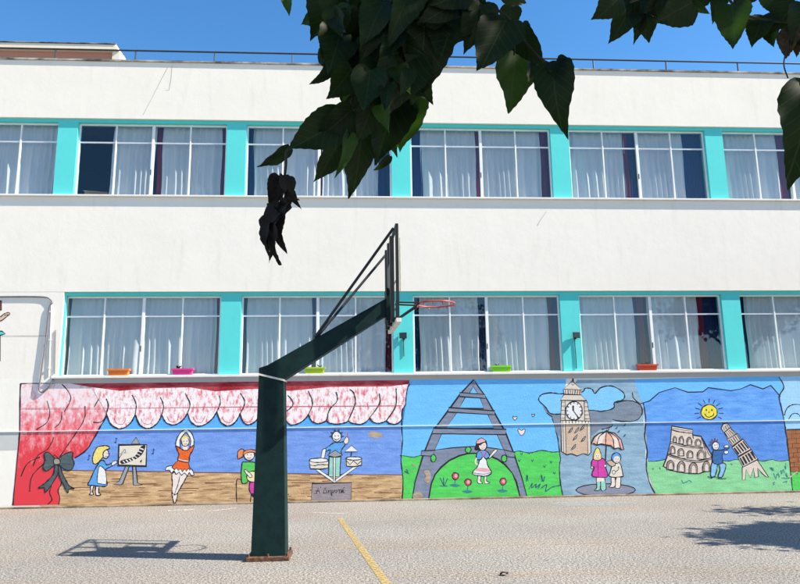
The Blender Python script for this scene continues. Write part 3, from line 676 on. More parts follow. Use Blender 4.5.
c.fill('cream', [(70,258),(207,258),(206,314),(150,322),(76,320)], smooth=False); c.ell('white', 138,258,69,16); c.line([(72,292),(110,298),(140,290),(206,292)], .8)
c.fill('cream', [(337,245),(450,245),(448,294),(395,304),(340,300)], smooth=False); c.ell('white', 394,245,57,12); c.line([(340,262),(365,290),(392,262),(420,288),(448,262)], .8, smooth=False)
c.line([(378,196),(372,232)], .9); c.fill('white', [(328,196),(375,150),(424,196)], smooth=False); c.build('boy_with_cakes', st)
c = Pt(300,425,7.3)
c.fill('plaque', [(88,428),(377,422),(373,556),(82,557)], wd=1.2, smooth=False)
for l in ([(102,502),(122,500),(132,455),(144,502)],[(112,484),(140,482)],[(152,452),(150,462)],[(168,498),(184,458),(200,498),(168,498)],[(206,474),(212,500),(212,480),(222,474),(226,512)],
          [(234,474),(232,520)],[(232,490),(244,496),(250,474)],[(262,476),(254,488),(264,496),(272,484),(262,476)],[(276,476),(300,474)],[(288,476),(288,496),(294,494)],[(302,476),(302,496)],[(310,470),(310,496)],[(322,474),(311,484),(324,496)],[(318,462),(324,456)]): c.line(l, .8, smooth=False)
c.build('plaque', st)

# ---- tower landscape
tm = mural('tower_mural', 'painted grey lattice tower on green grass with a waving girl')
c = Pt(layer=0)
c.fill('sky', [(408,379.6),(566,379),(560,470),(401,470),(402.4,411)], None, smooth=False)
g_ = [(402,457)]
for k in range(14): g_.append((402+k*11.6+rnd.uniform(-2,2), 456.5-k*.42+(1.2 if k % 2 else -1.0)))
c.fill('grass', g_+[(564,451),(565,497.5),(480,499.8),(402.5,501.8)], None, smooth=False); c.line(g_+[(564,451)], .9)
c.line([(409.5,379.5),(404.5,390),(404,402),(401.5,420),(402.5,440),(401,460),(403,480),(402,501)], 1.2); c.build('backdrop', tm)
c = Pt(400,372,4.56)
c.fill('steel', [(337,34),(352,60),(385,105),(430,185),(480,275),(520,375),(555,480),(580,571),(548,572),(530,500),(512,462),(480,424),(445,398),(400,379),(350,371),(311,371),(270,382),(225,404),(188,434),(160,468),(143,510),(131,580),(55,580),(70,500),(105,380),(150,270),(225,170),(275,100)], smooth=False, wd=1.5)
c.fill('sky', [(333,66),(317,98),(353,98)], smooth=False); c.fill('sky', [(300,112),(363,114),(383,167),(271,166)], smooth=False); c.fill('sky', [(262,182),(398,192),(429,257),(210,258)], smooth=False); c.fill('sky', [(190,283),(440,282),(472,354),(400,345),(330,340),(240,346),(158,357)], smooth=False)
for p in ([(272,94),(388,103),(390,121),(274,112)],[(222,163),(433,178),(430,196),(220,182)],[(152,257),(484,262),(481,286),(148,281)]): c.fill('steel', p, smooth=False, wd=1.2)
for p in ([(98,360),(160,356),(150,384),(96,381)],[(474,356),(524,367),(522,391),(488,386)]): c.fill('steel', p, smooth=False, wd=1.1)
for p in ((152,394,12,17),(311,355,13,14),(475,395,12,16)): c.ell('grass', *p)
c.fill('chip', [(108,455),(128,448),(140,470),(132,505),(110,495),(118,475)], None); c.fill('chip', [(62,555),(90,548),(105,568),(80,578),(60,576)], None); c.build('lattice_tower', tm)
c = Pt(455,430,8.34)
c.fill('skin', [(194,380),(216,380),(213,424),(230,446),(188,440)], wd=.7); c.fill('skin', [(245,380),(263,380),(263,424),(293,440),(250,446)], wd=.7)
c.fill('white', [(205,250),(225,220),(255,232),(275,300),(303,350),(286,376),(240,386),(162,376),(148,354),(190,300)]); c.fill('pink', [(166,338),(196,318),(272,322),(290,345),(240,352)], None); c.line([(155,360),(200,366),(250,368),(298,356)], 1.0, 'puddle')
c.fill('dress', [(184,192),(215,170),(260,175),(292,216),(260,242),(235,222),(210,248),(180,240)]); c.fill('skin', [(290,214),(332,163),(352,174),(312,216),(284,242)], wd=.7); c.line([(215,178),(238,222),(262,180)], 1.2, 'red'); c.line([(180,235),(170,270),(186,290)], 1.6, 'skin')
c.fill('black', [(163,166),(172,124),(200,94),(256,88),(270,130),(260,158),(250,170),(196,172)], None); c.ell('skin', 230,132,30,35, None); c.fill('black', [(198,112),(228,92),(262,104),(240,108),(206,130)], None)
c.fill('pink', [(176,106),(196,80),(222,68),(248,84),(256,96),(190,116)], wd=.8); c.dot('black',218,130,3); c.dot('black',240,130,3); c.line([(218,150),(230,155),(242,149)], .6, 'red'); c.build('waving_girl', tm)
c = Pt(400,372,4.56)
for x, y in ((253,475),(310,503),(470,500)):
    c = Pt(400,372,4.56); c.line([(x,y+14),(x-4,y+42)], .9, 'teal'); c.ell('red', x,y,15,16); c.ell('pink', x+2,y-1,7,8, None); c.fill('teal', [(x-28,y+42),(x-5,y+36),(x+22,y+43),(x-2,y+50)], None); c.build('flower', tm)
c = Pt(400,372,4.56)
c.line([(200,520),(182,482)], .8, 'navyp'); c.line([(201,520),(198,480)], .8, 'navyp'); c.line([(203,520),(216,486)], .8, 'navyp'); c.line([(180,520),(216,520)], .8, 'navyp')
c.to(505,372,4.5625)
for x, y in ((75,375),(110,370),(65,405),(125,405),(210,412),(180,432),(225,462)): c.line([(x-5,y-6),(x,y+4),(x+5,y-6)], .7, 'navyp')
c.line([(108,535),(125,508),(120,530),(142,512),(140,528),(160,512),(150,532)], .9, 'navyp'); c.line([(165,530),(190,515),(185,545),(215,525),(250,518)], .9, 'navyp'); c.line([(170,500),(165,470),(175,500),(180,478)], .8, 'navyp'); c.line([(98,500),(100,470),(106,498)], .8, 'navyp')
c.to(400,372,4.56); c.line([(30,445),(38,465)], .9, 'navyp'); c.line([(20,452),(36,462)], .9, 'navyp'); c.fill('chip', [(52,418),(66,424),(72,434),(60,430)], None); tf = c.build('grass_strokes', tm); tf['kind'] = 'stuff'
c = Pt(505,372,4.5625)
def heart(x, y, s_): Pt(505,372,4.5625).fill('skin', [(x,y+s_),(x-s_*.9,y-s_*.1),(x-s_*.7,y-s_*.8),(x,y-s_*.35),(x+s_*.8,y-s_*.8),(x+s_*.95,y)], wd=.8).build('heart', tm)
heart(75,273,17); heart(45,210,10); heart(128,198,7)

# ---- clock tower in the rain
rm = mural('rain_mural', 'painted clock tower in rain with two children under a striped umbrella')
c = Pt(505,372,4.5625, layer=9)
c.fill('rain', [(330,36),(590,34),(605,90),(632,150),(632,240),(641,300),(640,380),(650,490),(690,560),(265,568),(250,470),(248,360),(240,290),(215,205),(270,120)], None, smooth=False)
c.line([(215,205),(238,290),(248,360),(252,400),(248,440),(252,500),(264,566)], 1.3); c.build('backdrop', rm)
c = Pt(505,372,4.5625, layer=14)
c.fill('storm', [(178,150),(190,188),(215,205),(240,285),(300,300),(390,292),(430,265),(482,250),(490,218),(540,226),(600,220),(626,185),(612,146),(560,130),(505,138),(400,160),(250,175)], None)
c.line([(490,232),(485,250),(440,262)], 1.0); c.line([(490,218),(540,226),(600,220),(626,185),(612,146),(560,130),(508,140)], 1.2); c.line([(190,188),(215,205)], 1.2)
c.fill('cloud', [(155,130),(165,105),(210,95),(258,100),(350,92),(365,75),(395,78),(410,98),(440,70),(490,65),(540,95),(540,125),(500,140),(495,165),(440,180),(390,175),(250,192),(205,188),(185,160)], wd=1.3); c.build('clouds', rm)
c = Pt(550,372,6.49, layer=22)
c.fill('stone', [(72,330),(260,330),(266,520),(248,540),(215,530),(175,546),(140,530),(110,538),(74,515)], smooth=False); c.fill('tan', [(100,338),(241,338),(246,534),(215,530),(175,544),(140,530),(105,534)], smooth=False, wd=.7); c.line([(84,338),(88,525)], .6)
c.fill('stone', [(75,184),(240,190),(262,322),(68,322)], smooth=False)
for k in range(5):
    y = 196+k*26; c.line([(72-k*.5,y),(96,y)], .6); c.line([(222,y+4),(246+k*3,y+4)], .6)
c.line([(98,188),(98,320)], .7); c.line([(222,190),(226,320)], .7)
c.fill('stone', [(72,314),(260,318),(260,336),(72,336)], smooth=False, wd=.8)
for k in range(9): c.line([(82+k*21,318),(82+k*21,334)], .7)
c.fill('stone', [(92,146),(200,148),(237,187),(68,183)], smooth=False); c.fill('stone', [(88,112),(205,115),(200,148),(92,146)], smooth=False)
for k in range(7): c.line([(100+k*16,118),(101+k*15,144)], 1.0)
c.fill('stone', [(145,58),(205,116),(88,112)], smooth=False); c.ell('white', 148,76,7,9, wd=.6); c.line([(148,60),(148,42)], 1.3); c.fill('white', [(152,40),(182,34),(182,48),(154,50)], None, smooth=False)
c.ell('white', 156,252,54,60, wd=1.3)
for k in range(12): a = k*math.pi/6; c.line([(156+40*math.cos(a),252+45*math.sin(a)),(156+50*math.cos(a),252+56*math.sin(a))], 1.1)
c.line([(150,218),(151,252)], 1.5); c.line([(151,252),(188,302)], 1.0); c.dot('black',150,226,6)
for x, y in ((135,378),(175,378),(210,362),(165,425),(218,435),(155,487)): c.fill('grey', [(x-14,y+14),(x+4,y-12),(x+12,y-16),(x+4,y+6)], wd=.6)
c.build('clock_tower', rm)
c = Pt(580,425,7.78, layer=24)
c.ell('puddle', 200,506,232,48, wd=1.0); c.build('puddle', rm)
c = Pt(580,425,7.78, layer=28)
c.fill('mint', [(130,410),(153,410),(156,500),(110,510),(130,485)], wd=.8); c.fill('mint', [(165,410),(188,410),(202,498),(164,507)], wd=.8); c.fill('skin', [(130,405),(188,405),(188,440),(130,442)], None, smooth=False)
c.fill('magenta', [(94,276),(120,262),(180,262),(202,300),(196,320),(216,390),(190,409),(100,402),(96,370),(110,330),(88,322)]); c.ell('skin', 93,330,9,10, wd=.6); c.ell('skin', 196,318,10,10, wd=.6)
c.line([(140,270),(142,400)], .6); c.fill('hair', [(106,268),(110,215),(134,176),(156,205),(164,268)], wd=.8); c.ell('skin', 136,242,19,24, None); c.dot('black',128,240,3); c.dot('black',144,240,3); c.line([(128,254),(136,258),(145,254)], .6, 'red'); c.build('girl_in_pink_coat', rm)
c = Pt(580,425,7.78, layer=28)
c.fill('skin', [(244,400),(270,400),(270,480),(224,482),(242,465)], wd=.8); c.fill('skin', [(285,400),(313,400),(313,482),(276,486)], wd=.8)
c.fill('cream', [(250,312),(280,300),(312,302),(331,375),(329,402),(232,402),(240,350)]); c.fill('tan', [(208,286),(260,280),(274,312),(242,322)], wd=.8); c.line([(262,370),(295,350),(300,325)], .9); c.ell('skin', 263,368,12,16, wd=.6)
c.ell('dress', 282,255,37,39); c.ell('skin', 286,268,25,27, None); c.dot('black',278,266,3); c.dot('black',297,266,3); c.line([(278,282),(288,287),(297,281)], .6, 'red'); c.build('child_in_cream_coat', rm)
c = Pt(580,425,7.78, layer=52)
c.line([(203,150),(199,282)], 1.2)
dome = [(88,146),(110,95),(150,65),(205,50),(270,65),(320,115),(341,192),(318,190),(300,178),(265,186),(238,162),(200,156),(165,150),(130,156),(108,145)]
c.fill('peach', dome, None, smooth=False)
c.fill('skin', [(205,52),(150,66),(122,100),(132,154),(165,150)], None, smooth=False); c.fill('skin', [(205,52),(250,90),(266,184),(300,178),(290,110)], None, smooth=False); c.fill('pink', [(205,52),(290,105),(318,190),(341,192),(320,115),(270,65)], None, smooth=False)
c.line(dome, 1.3, smooth=False, closed=True)
for l in ([(205,50),(150,90),(132,154)],[(205,50),(200,100),(200,156)],[(205,50),(252,100),(265,186)],[(205,50),(285,95),(318,190)]): c.line(l, .9)
c.line([(205,40),(205,54)], 1.4); c.build('umbrella', rm)
for x, y in ((470,265),(508,255),(518,272),(545,242),(545,290)): Pt(505,372,4.5625, layer=24).fill('navyp', [(x-6,y+6),(x+2,y-5),(x+6,y-6),(x+2,y+4)], None).build('raindrop', rm)

# ---- ruins under a smiling sun
um = mural('ruins_mural', 'painted smiling sun over an arched ruin and a leaning tower')
c = Pt(640,365,4.17, layer=6)
edge = [(18,160),(28,300),(32,440),(68,545)]; redge = [(580,50),(600,92),(580,132),(592,190),(606,262),(620,380),(636,524)]
c.fill('sky', [(-50,60),(578,46)]+[(598,92),(582,132),(590,236),(20,240),(14,160),(-30,120)], None, smooth=False)
ridge = [(-2,162),(40,150),(80,116),(145,95),(200,114),(262,112),(285,95),(380,108),(420,100),(460,82),(512,100),(545,85),(585,132)]
c.fill('deep', ridge+[(602,236),(22,240),(14,165)], None, smooth=False); c.fill('deep2', [(22,236),(602,230),(622,398),(34,404)], None, smooth=False)
gl = [(30,402)]+[(30+k*37, 398+(4 if k % 2 else -3)) for k in range(1, 16)]+[(622,396)]
c.fill('meadow', gl+[(636,524),(350,533),(68,545),(30,440)], None, smooth=False); c.line(gl, .8)
c.line(ridge, 1.1, smooth=False); c.line(redge, 1.4); c.line([(14,160),(24,230),(20,300),(30,360),(26,430),(44,500),(68,545)], 1.3); c.line([(-2,162),(-26,140),(-32,115)], 1.1); c.build('backdrop', um)
c = Pt(655,395,6.87, layer=16)
for k in range(15):
    a = k*2*math.pi/15+.1
    if math.sin(a) > .55: continue
    c.line([(372+66*math.cos(a),118+64*math.sin(a)),(372+100*math.cos(a),118+92*math.sin(a))], .8)
c.ell('sun', 372,118,56,52, wd=1.2); c.ell('black', 352,104,5,8, None); c.ell('black', 390,104,5,8, None); c.line([(340,128),(355,148),(375,152),(398,140),(405,124)], 1.0); c.line([(372,112),(370,124)], .7); c.build('smiling_sun', um)
c = Pt(655,395,6.87, layer=18)
c.fill('ruin', [(115,215),(258,238),(258,275),(315,285),(332,315),(392,420),(392,480),(385,512),(300,541),(200,536),(100,516),(57,490),(80,430),(105,330)], smooth=False, wd=1.4)
c.line([(112,240),(180,256),(258,264)], 1.0); c.line([(113,228),(258,252)], .7); c.line([(103,320),(200,345),(332,362)], 1.2); c.line([(102,330),(200,355),(330,372)], .8); c.line([(88,405),(180,435),(290,452),(392,430)], 1.2); c.line([(86,415),(180,446),(290,464),(392,440)], .8)
c.line([(316,290),(345,380),(350,440)], .9); c.line([(332,318),(365,400),(392,430)], .8); c.line([(258,268),(262,300)], .8)
for cx_, b, rw, hh in ((135,325,12,42),(180,335,16,50),(235,342,18,52),(295,345,20,42),(120,402,17,50),(178,418,21,50),(240,432,21,48),(315,440,26,62),(105,512,24,62),(180,528,26,72),(262,538,28,72),(352,525,24,70)):
    ap = [(cx_-rw,b)]+[(cx_-rw*math.cos(t_*math.pi/8), b-hh*.45-hh*.55*math.sin(t_*math.pi/8)) for t_ in range(9)]+[(cx_+rw,b)]
    c.fill('ruind', ap, wd=.9, smooth=False); c.fill('ruin', [(cx_+(x-cx_)*.62+2, b-(b-y)*.78) for x, y in ap], wd=.6, smooth=False)
c.build('arched_ruin', um)
c = Pt(655,395,6.87, layer=52)
c.fill('jeans', [(390,468),(426,474),(412,554),(382,556)]); c.fill('jeans', [(438,474),(470,468),(486,490),(462,562),(434,562),(446,512)]); c.line([(360,560),(385,570),(412,562),(440,575),(490,574)], .8)
c.fill('shirt', [(398,388),(430,380),(470,376),(498,352),(506,368),(462,402),(462,467),(400,467)]); c.line([(432,404),(470,392),(490,392)], 2.2, 'shirt'); c.ell('white', 490,354,16,9, wd=.6); c.ell('white', 488,394,15,11, wd=.6)
for a, b in (((390,335),(376,320)),((398,326),(390,302)),((410,322),(412,296)),((422,324),(432,304)),((388,345),(370,342))): c.line([a,b], 1.3, 'brown')
c.ell('white', 416,350,24,28); c.ell('black', 410,345,3,6, None); c.ell('black', 426,342,3,6, None); c.line([(408,362),(420,366),(430,358)], .7, 'red'); c.build('leaning_man', um)
c = Pt(700,415,6.87, layer=18)
c.fill('ruin', [(290,360),(392,310),(472,428),(452,424),(425,400),(394,366),(402,424),(376,432),(368,366),(346,432),(316,372),(310,448),(290,448)], smooth=False, wd=.9)
segs = [[(145,92),(160,60),(188,56),(208,86),(166,120)],[(165,122),(208,88),(258,130),(190,166)],[(186,168),(256,128),(286,170),(220,215)],[(220,225),(294,165),(350,236),(262,282)],[(260,292),(352,238),(396,305),(295,358)]]
for s_ in segs: c.fill('ruin', s_, smooth=False, wd=1.2)
def stripes(A, B_, C, D, n, wd):
    for k in range(n):
        t_ = (k+.5)/n; p = (A[0]+(B_[0]-A[0])*t_, A[1]+(B_[1]-A[1])*t_); q_ = (D[0]+(C[0]-D[0])*t_, D[1]+(C[1]-D[1])*t_)
        c.line([(p[0]*.88+q_[0]*.12, p[1]*.88+q_[1]*.12),(p[0]*.12+q_[0]*.88, p[1]*.12+q_[1]*.88)], wd)
stripes(*segs[1], 5, .7); stripes(*segs[2], 5, 1.0); stripes(*segs[3], 5, 1.9); stripes(*segs[4], 5, 2.2); stripes((150,80),(188,60),(205,88),(166,118), 3, .6)
c.build('leaning_tower', um)
c = Pt(700,415,6.87, layer=18)
r_ = random.Random(3)
for l in ([(480,365),(500,385),(488,362),(505,370)],[(505,400),(520,440),(530,405),(545,430),(535,395)],[(555,380),(560,405),(572,375),(580,400)],[(580,350),(588,372),(590,330)],[(585,400),(600,430),(592,400)],[(560,432),(605,436),(625,425)],[(500,470),(515,460)],[(570,465),(595,455),(590,468)],[(500,480),(512,476)],[(210,335),(222,345)]): c.line(l, 1.0, 'teal')
c.to(640,365,4.17)
for l in ([(172,480),(180,492),(190,488)],[(192,490),(205,482),(215,490)],[(50,432),(58,436)],[(80,428),(86,436)],[(540,428),(560,440)]): c.line(l, .9, 'teal')
c.build('grass_tufts', um)

# ---- brick wall scene at the right edge
bm_ = mural('brick_scene_mural', 'painted brown brick wall under pale sky at the far right edge')
c = Pt(640,365,4.17, layer=2)
c.fill('pale_sky', [(575,48),(760,42),(760,300),(600,300),(575,140)], None, smooth=False); c.fill('grass', [(622,430),(760,420),(760,515),(632,524)], None, smooth=False)
c.line([(602,210),(610,185),(630,168),(660,165),(700,175)], 1.1); c.line([(620,225),(635,205),(655,203),(668,215)], 1.0); c.build('backdrop', bm_)
c = Pt(700,415,6.87, layer=10)
c.fill('joint', [(594,100),(840,92),(840,385),(622,392)], None, smooth=False)
for row in range(9):
    y0_ = 101+row*32.5
    for k in range(-1, 5):
        x0_ = 596+row*2.8+k*62+(31 if row % 2 else 0); x1_ = x0_+59
        x0_ = max(x0_, 597+row*3.2)
        if x1_-x0_ < 8: continue
        c.fill('brick', [(x0_,y0_-(x0_-594)*.03),(x1_,y0_-(x1_-594)*.03),(x1_+1,y0_+29.5-(x1_-594)*.03),(x0_+1,y0_+29.5-(x0_-594)*.03)], None, smooth=False)
c.line([(596,100),(840,92)], 1.0); c.line([(615,430),(650,400),(672,392)], 1.2, 'tan'); c.line([(672,392),(668,410)], 1.0, 'teal'); c.build('painted_bricks', bm_)

# ---- edge of another painting at the far left
lm = mural('wall_painting', 'edge of a wall painting with a brown block and a reaching hand at far left')
c = Pt(0,280,4.867)
c.fill('turqp', [(-120,245),(10,250),(28,262),(-10,272),(-120,276)], smooth=False); c.fill('brown', [(-110,275),(1,272),(2,395),(-110,400)], smooth=False, wd=.8)
c.fill('brown', [(-110,100),(8,102),(8,146),(-110,150)], smooth=False, wd=1.0)
c.fill('tan', [(-40,185),(0,180),(18,166),(40,158),(48,166),(34,176),(20,190),(0,200),(-40,205)], wd=.9); c.line([(20,172),(40,168)], .6); c.build('reaching_hand', lm)


# marks on the plaster of the building
P['crack'] = paint('plaster_crack', (.42,.39,.35), .2); P['greypatch'] = plaster('grey_repaint', (.52,.52,.50), (.60,.60,.57)); P['bright'] = plaster('fresh_white', (.84,.83,.79), (.76,.75,.72), .3)
for l in ([(168,67),(160,82),(152,98),(143,115)],[(172,66),(171,78),(169,90),(166,90)],[(546,212),(541,219),(537,226)],[(0,336),(25,336),(48,336)]): Pt(layer=1).line(l, .55, 'crack', False).build('crack', B)
Pt(layer=1).fill('greypatch', [(-60,432.5),(20,431.8),(17,450),(-60,452)], None, smooth=False).build('repainted_patch', B)

# ------------------------------------------------------------------ basketball hoop
HP = gnd(268, 558.0)
HY = HP.y
H = empty('basketball_hoop', HP, math.radians(3.5))
tag(H, 'dark green basketball hoop with slanted arm and red rim standing in the yard', 'basketball hoop')
Hm = Matrix.Translation(HP) @ Matrix.Rotation(math.radians(3.5), 4, 'Z'); Hi = Hm.inverted()
def hl(px, py, dy=0.0): return Hi @ at(px, py, HY+dy)
a0 = hl(253, 552); a1 = hl(287, 552); b0 = hl(260.5, 374); b1 = hl(285, 380)
w0 = (a1.x-a0.x)/2; zk0 = b0.z; zk1 = b1.z
dd = .13
m = MB().hexa([(a0.x,-w0*.8,.02),(a1.x,-w0*.8,.02),(a1.x,w0*.8,.02),(a0.x,w0*.8,.02),(b0.x,-dd,zk0-.01),(b1.x,-dd,zk1-.01),(b1.x,dd,zk1-.01),(b0.x,dd,zk0-.01)])
m.build('post', M['green_steel'], H, bevel=.008)
MB().box(a0.x-.045, a1.x+.045, -w0*.8-.06, w0*.8+.06, 0, .045).build('base_plate', M['rust'], H, bevel=.006)
bolt = MB().tube([(0,0,.045),(0,0,.075)], .014, 6).mesh('bolt', M['rust'])
for x in (a0.x-.02, a1.x+.02, (a0.x+a1.x)/2):
    for y in (-w0*.8-.035, w0*.8+.035): link('bolt', bolt, H).location = (x, y, 0)
# elbow flange and arm
MB().hexa([(b0.x-.006,-dd-.008,zk0-.022),(b1.x+.006,-dd-.008,zk1-.022),(b1.x+.006,dd+.008,zk1-.022),(b0.x-.006,dd+.008,zk0-.022),(b0.x-.006,-dd-.008,zk0),(b1.x+.006,-dd-.008,zk1),(b1.x+.006,dd+.008,zk1),(b0.x-.006,dd+.008,zk0)]).build('flange', M['pad'], H)
e0 = hl(386.5, 299, .08); e1 = hl(388.5, 314.5, .08); c0 = hl(260.5, 371.5)
MB().hexa([(b0.x,-dd,zk0+.001),(b1.x,-dd,zk1+.001),(b1.x,dd,zk1+.001),(b0.x,dd,zk0+.001),(c0.x,-dd,c0.z+.03),(b1.x-.02,-dd,zk1+.22),(b1.x-.02,dd,zk1+.22),(c0.x,dd,c0.z+.03)]).build('elbow', M['green_steel'], H)
MB().hexa([(b0.x+.02,-dd+.002,c0.z+.02),(b1.x,-dd+.002,zk1+.002),(b1.x,dd-.002,zk1+.002),(b0.x+.02,dd-.002,c0.z+.02),
           (e0.x,-.075,e0.z),(e1.x,-.075,e1.z),(e1.x,.075,e1.z),(e0.x,.075,e0.z)]).build('arm', M['green_steel'], H, bevel=.006)
# backboard, seen edge-on
bc = hl(395, 280, .08); bx = bc.x - .005
zb, zt_ = 2.62, 3.72; hw = .55
BRT = math.radians(2.5)
BF = empty('backboard', (bx, .05, 0)); BF.parent = H; BF.rotation_euler = (0,0,BRT)
t = .028
f_ = MB()
for y in (-hw, hw-t): f_.box(-.035, .0, y, y+t, zb, zt_)
for z in (zb, zt_-t): f_.box(-.035, 0, -hw+t, hw-t, z, z+t)
f_.build('board_frame', M['black_steel'], BF)
for y in (-.34, 0, .34): MB().box(-.085, -.036, y-.03, y+.03, zb-.02, zt_-.1).build('back_rail', M['black_steel'], BF)
MB().box(-.0845, -.0365, -.309, -.031, 3.00, 3.30).build('cross_plate', M['black_steel'], BF)
MB().box(.001, .011, -hw, hw, zb+.02, zt_-.02).build('panel', M['acrylic'], BF)
MB().box(.012, .020, -hw-.004, -hw+.03, zb+.30, zt_-.17).build('edge_trim', M['edge'], BF)
MB().box(-.036, .022, -hw-.004, hw+.004, zb-.045, zb-.001).build('bottom_trim', M['pad'], BF)
mp_ = MB(); 
for y0_, y1_, z0_, z1_ in ((-.29,.29,3.13,3.16),(-.29,.29,2.80,2.83),(-.29,-.26,2.83,3.13),(.26,.29,2.83,3.13)): mp_.box(.0115,.0135,y0_,y1_,z0_,z1_)
mp_.build('target_square', M['pad'], BF)
MB().box(-.11, -.0755, -.14, .14, zb+.03, zb+.42).build('mounting_plate', M['green_steel'], BF)
# braces from the arm to the top corners
p0 = hl(315, 338); 
for y in (-hw+.02, hw-.02):
    MB().tube([(p0.x, y*.12, p0.z), (bx-.03, .05+y, zt_-.05)], .017, 7).build('brace', M['black_steel'], H)
# rim
rc = hl(435.6, 304, .1); R = .228
n = 40
rim = MB().tube([(rc.x+R*math.cos(2*math.pi*k/n), rc.y+R*math.sin(2*math.pi*k/n), rc.z) for k in range(n)], .0105, 8, closed=True).build('rim', M['rim'], H, smooth=True)
for k in range(12):
    a = 2*math.pi*(k+.5)/12; x, y = rc.x+R*math.cos(a), rc.y+R*math.sin(a)
    hk = [(x, y, rc.z-.008), (x-.010*math.cos(a), y-.010*math.sin(a), rc.z-.028), (x+.004*math.cos(a), y+.004*math.sin(a), rc.z-.036)]
    MB().tube(hk, .005, 5).build('net_hook', M['rim'], rim)
for y in (-.10, .10):
    MB().tube([(bx+.005, rc.y+y*.8, rc.z+.01), (rc.x-R*.92, rc.y+y, rc.z)], .012, 6).build('rim_bracket', M['black_steel'], H)
    MB().tube([(bx+.005, rc.y+y*.8, rc.z-.20), (rc.x-R*.90, rc.y+y, rc.z-.008)], .010, 6).build('rim_bracket', M['black_steel'], H)
MB().box(bx+.012, bx+.03, rc.y-.12, rc.y+.12, rc.z-.23, rc.z+.05).build('rim_plate', M['black_steel'], H)

# ------------------------------------------------------------------ trees
def leaf_mesh(name, seed, mt, curl=.12, crumple=0.0):
    """heart-shaped toothed blade, folded a little along the midrib and wavy at the margin"""
    r = random.Random(seed); key = [(0,.03),(-.05,.16),(-.03,.30),(.06,.42),(.18,.49),(.30,.49),(.44,.44),(.58,.36),(.72,.25),(.84,.145),(.93,.06),(1.0,0)]
    half = [(p.x, p.y) for p in smooth_path([(a, b, 0) for a, b in key], 2)]; n = len(half); asym = r.uniform(-.08, .08); bend = r.uniform(-.10, .10)
    fold = r.uniform(.10, .30); w1, w2 = r.uniform(9, 14), r.uniform(0, 6); cols = (-1, -.66, -.33, 0, .33, .66, 1); vs = []; fs = []
    for c_ in cols:
        for i, (t, w_) in enumerate(half):
            x = w_*c_*(1+asym*(1 if c_ > 0 else -1)); y = t*abs(c_)+(t if t > 0 else 0)*(1-abs(c_))
            if abs(c_) == 1 and 0 < i < n-1: k = (.012 if i % 2 else -.008); x *= 1+k*2.0; y += k*.6
            z = -curl*(y-.25)**2*1.5 + fold*abs(x) + .045*abs(c_)**2*math.sin(w1*t+w2+(1.7 if c_ > 0 else 0)) + r.uniform(-crumple, crumple)
            vs.append((x + bend*y*y, y, z))
    for k in range(len(cols)-1):
        for i in range(n-1): fs.append((k*n+i, (k+1)*n+i, (k+1)*n+i+1, k*n+i+1))
    return MB().add(vs, fs).mesh(name, mt, smooth=True)
LV = [leaf_mesh('leaf', s_, M['leaf'], c) for s_, c in ((1,.10),(2,.30),(3,.02),(4,.5),(11,.2),(12,-.15),(13,.35))]; NL = len(LV)
LD = [leaf_mesh('leaf', s_, M['leaf_dry'], .5, .03) for s_ in (5, 6, 7)]
LB = leaf_mesh('leaf', 8, M['leaf_brown'], .3, .03)
TB = Vector((2.9, -1.4, 0))
T = empty('leafy_tree', TB); tag(T, 'tree whose dark heart shaped leaves hang over the top of the view', 'tree')
def tw(p): return Vector(p)-TB
trunk = MB().tube(smooth_path([tw((2.9,-1.4,0)),tw((2.85,-1.38,.9)),tw((2.9,-1.25,1.8)),tw((2.75,-1.1,2.7)),tw((2.6,-.9,3.6)),tw((2.5,-.7,4.6))], 4), [.19-.0065*k for k in range(21)], 12).build('trunk', M['bark'], T, smooth=True)
BR = [[(2.75,-1.1,2.7),(2.0,-.1,3.35),(1.0,1.0,3.5),(.25,1.75,3.25),(.02,2.02,2.95),(-.05,2.08,2.55)],
      [(2.7,-1.0,3.0),(2.5,0,3.6),(2.0,1.2,3.55),(1.5,1.8,3.35),(1.2,2.0,3.15),(.85,2.1,3.08)],
      [(2.7,-1.0,3.2),(3.2,.2,4.2),(3.4,1.2,4.9),(3.6,1.9,5.3)], [(2.6,-.9,3.6),(1.2,-.6,4.4),(-.2,-.4,4.8)], [(2.6,-.9,3.6),(4.2,-.8,4.6),(5.4,-.4,4.9)]]
BO = []
for k, p in enumerate(BR):
    P = smooth_path([tw(q) for q in p], 5); n = len(P)
    BO.append(MB().tube(P, [(.055 if k < 2 else .07)*(1-.88*i/(n-1)) for i in range(n)], 8).build('branch', M['bark'], T, smooth=True))
def put_leaf(x0, y0, x1, y1, wpx, Y, me, parent, tilt=None, dz=0.0):
    """a leaf from its stalk end to its tip, turned roughly broadside"""
    A = at(x0, y0, Y); Bp = at(x1, y1, Y+dz); d = Bp-A; L = d.length; yv = d.normalized()
    nv = (EYE-(A+Bp)/2).normalized(); xv = yv.cross(nv).normalized()
    tl = tilt if tilt is not None else rnd.uniform(-.45, .45)
    xv = (Matrix.Rotation(tl, 3, yv) @ xv); zv = xv.cross(yv)
    W = wpx/F*(A-EYE).length/max(.6, math.cos(tl))
    o = link('leaf', me, parent)
    o.matrix_world = Matrix.Identity(4)
    mm = Matrix(((xv.x*W, yv.x*L, zv.x*L, A.x), (xv.y*W, yv.y*L, zv.y*L, A.y), (xv.z*W, yv.z*L, zv.z*L, A.z), (0,0,0,1)))
    o.matrix_basis = Matrix.Translation(-TB) @ mm
    return A
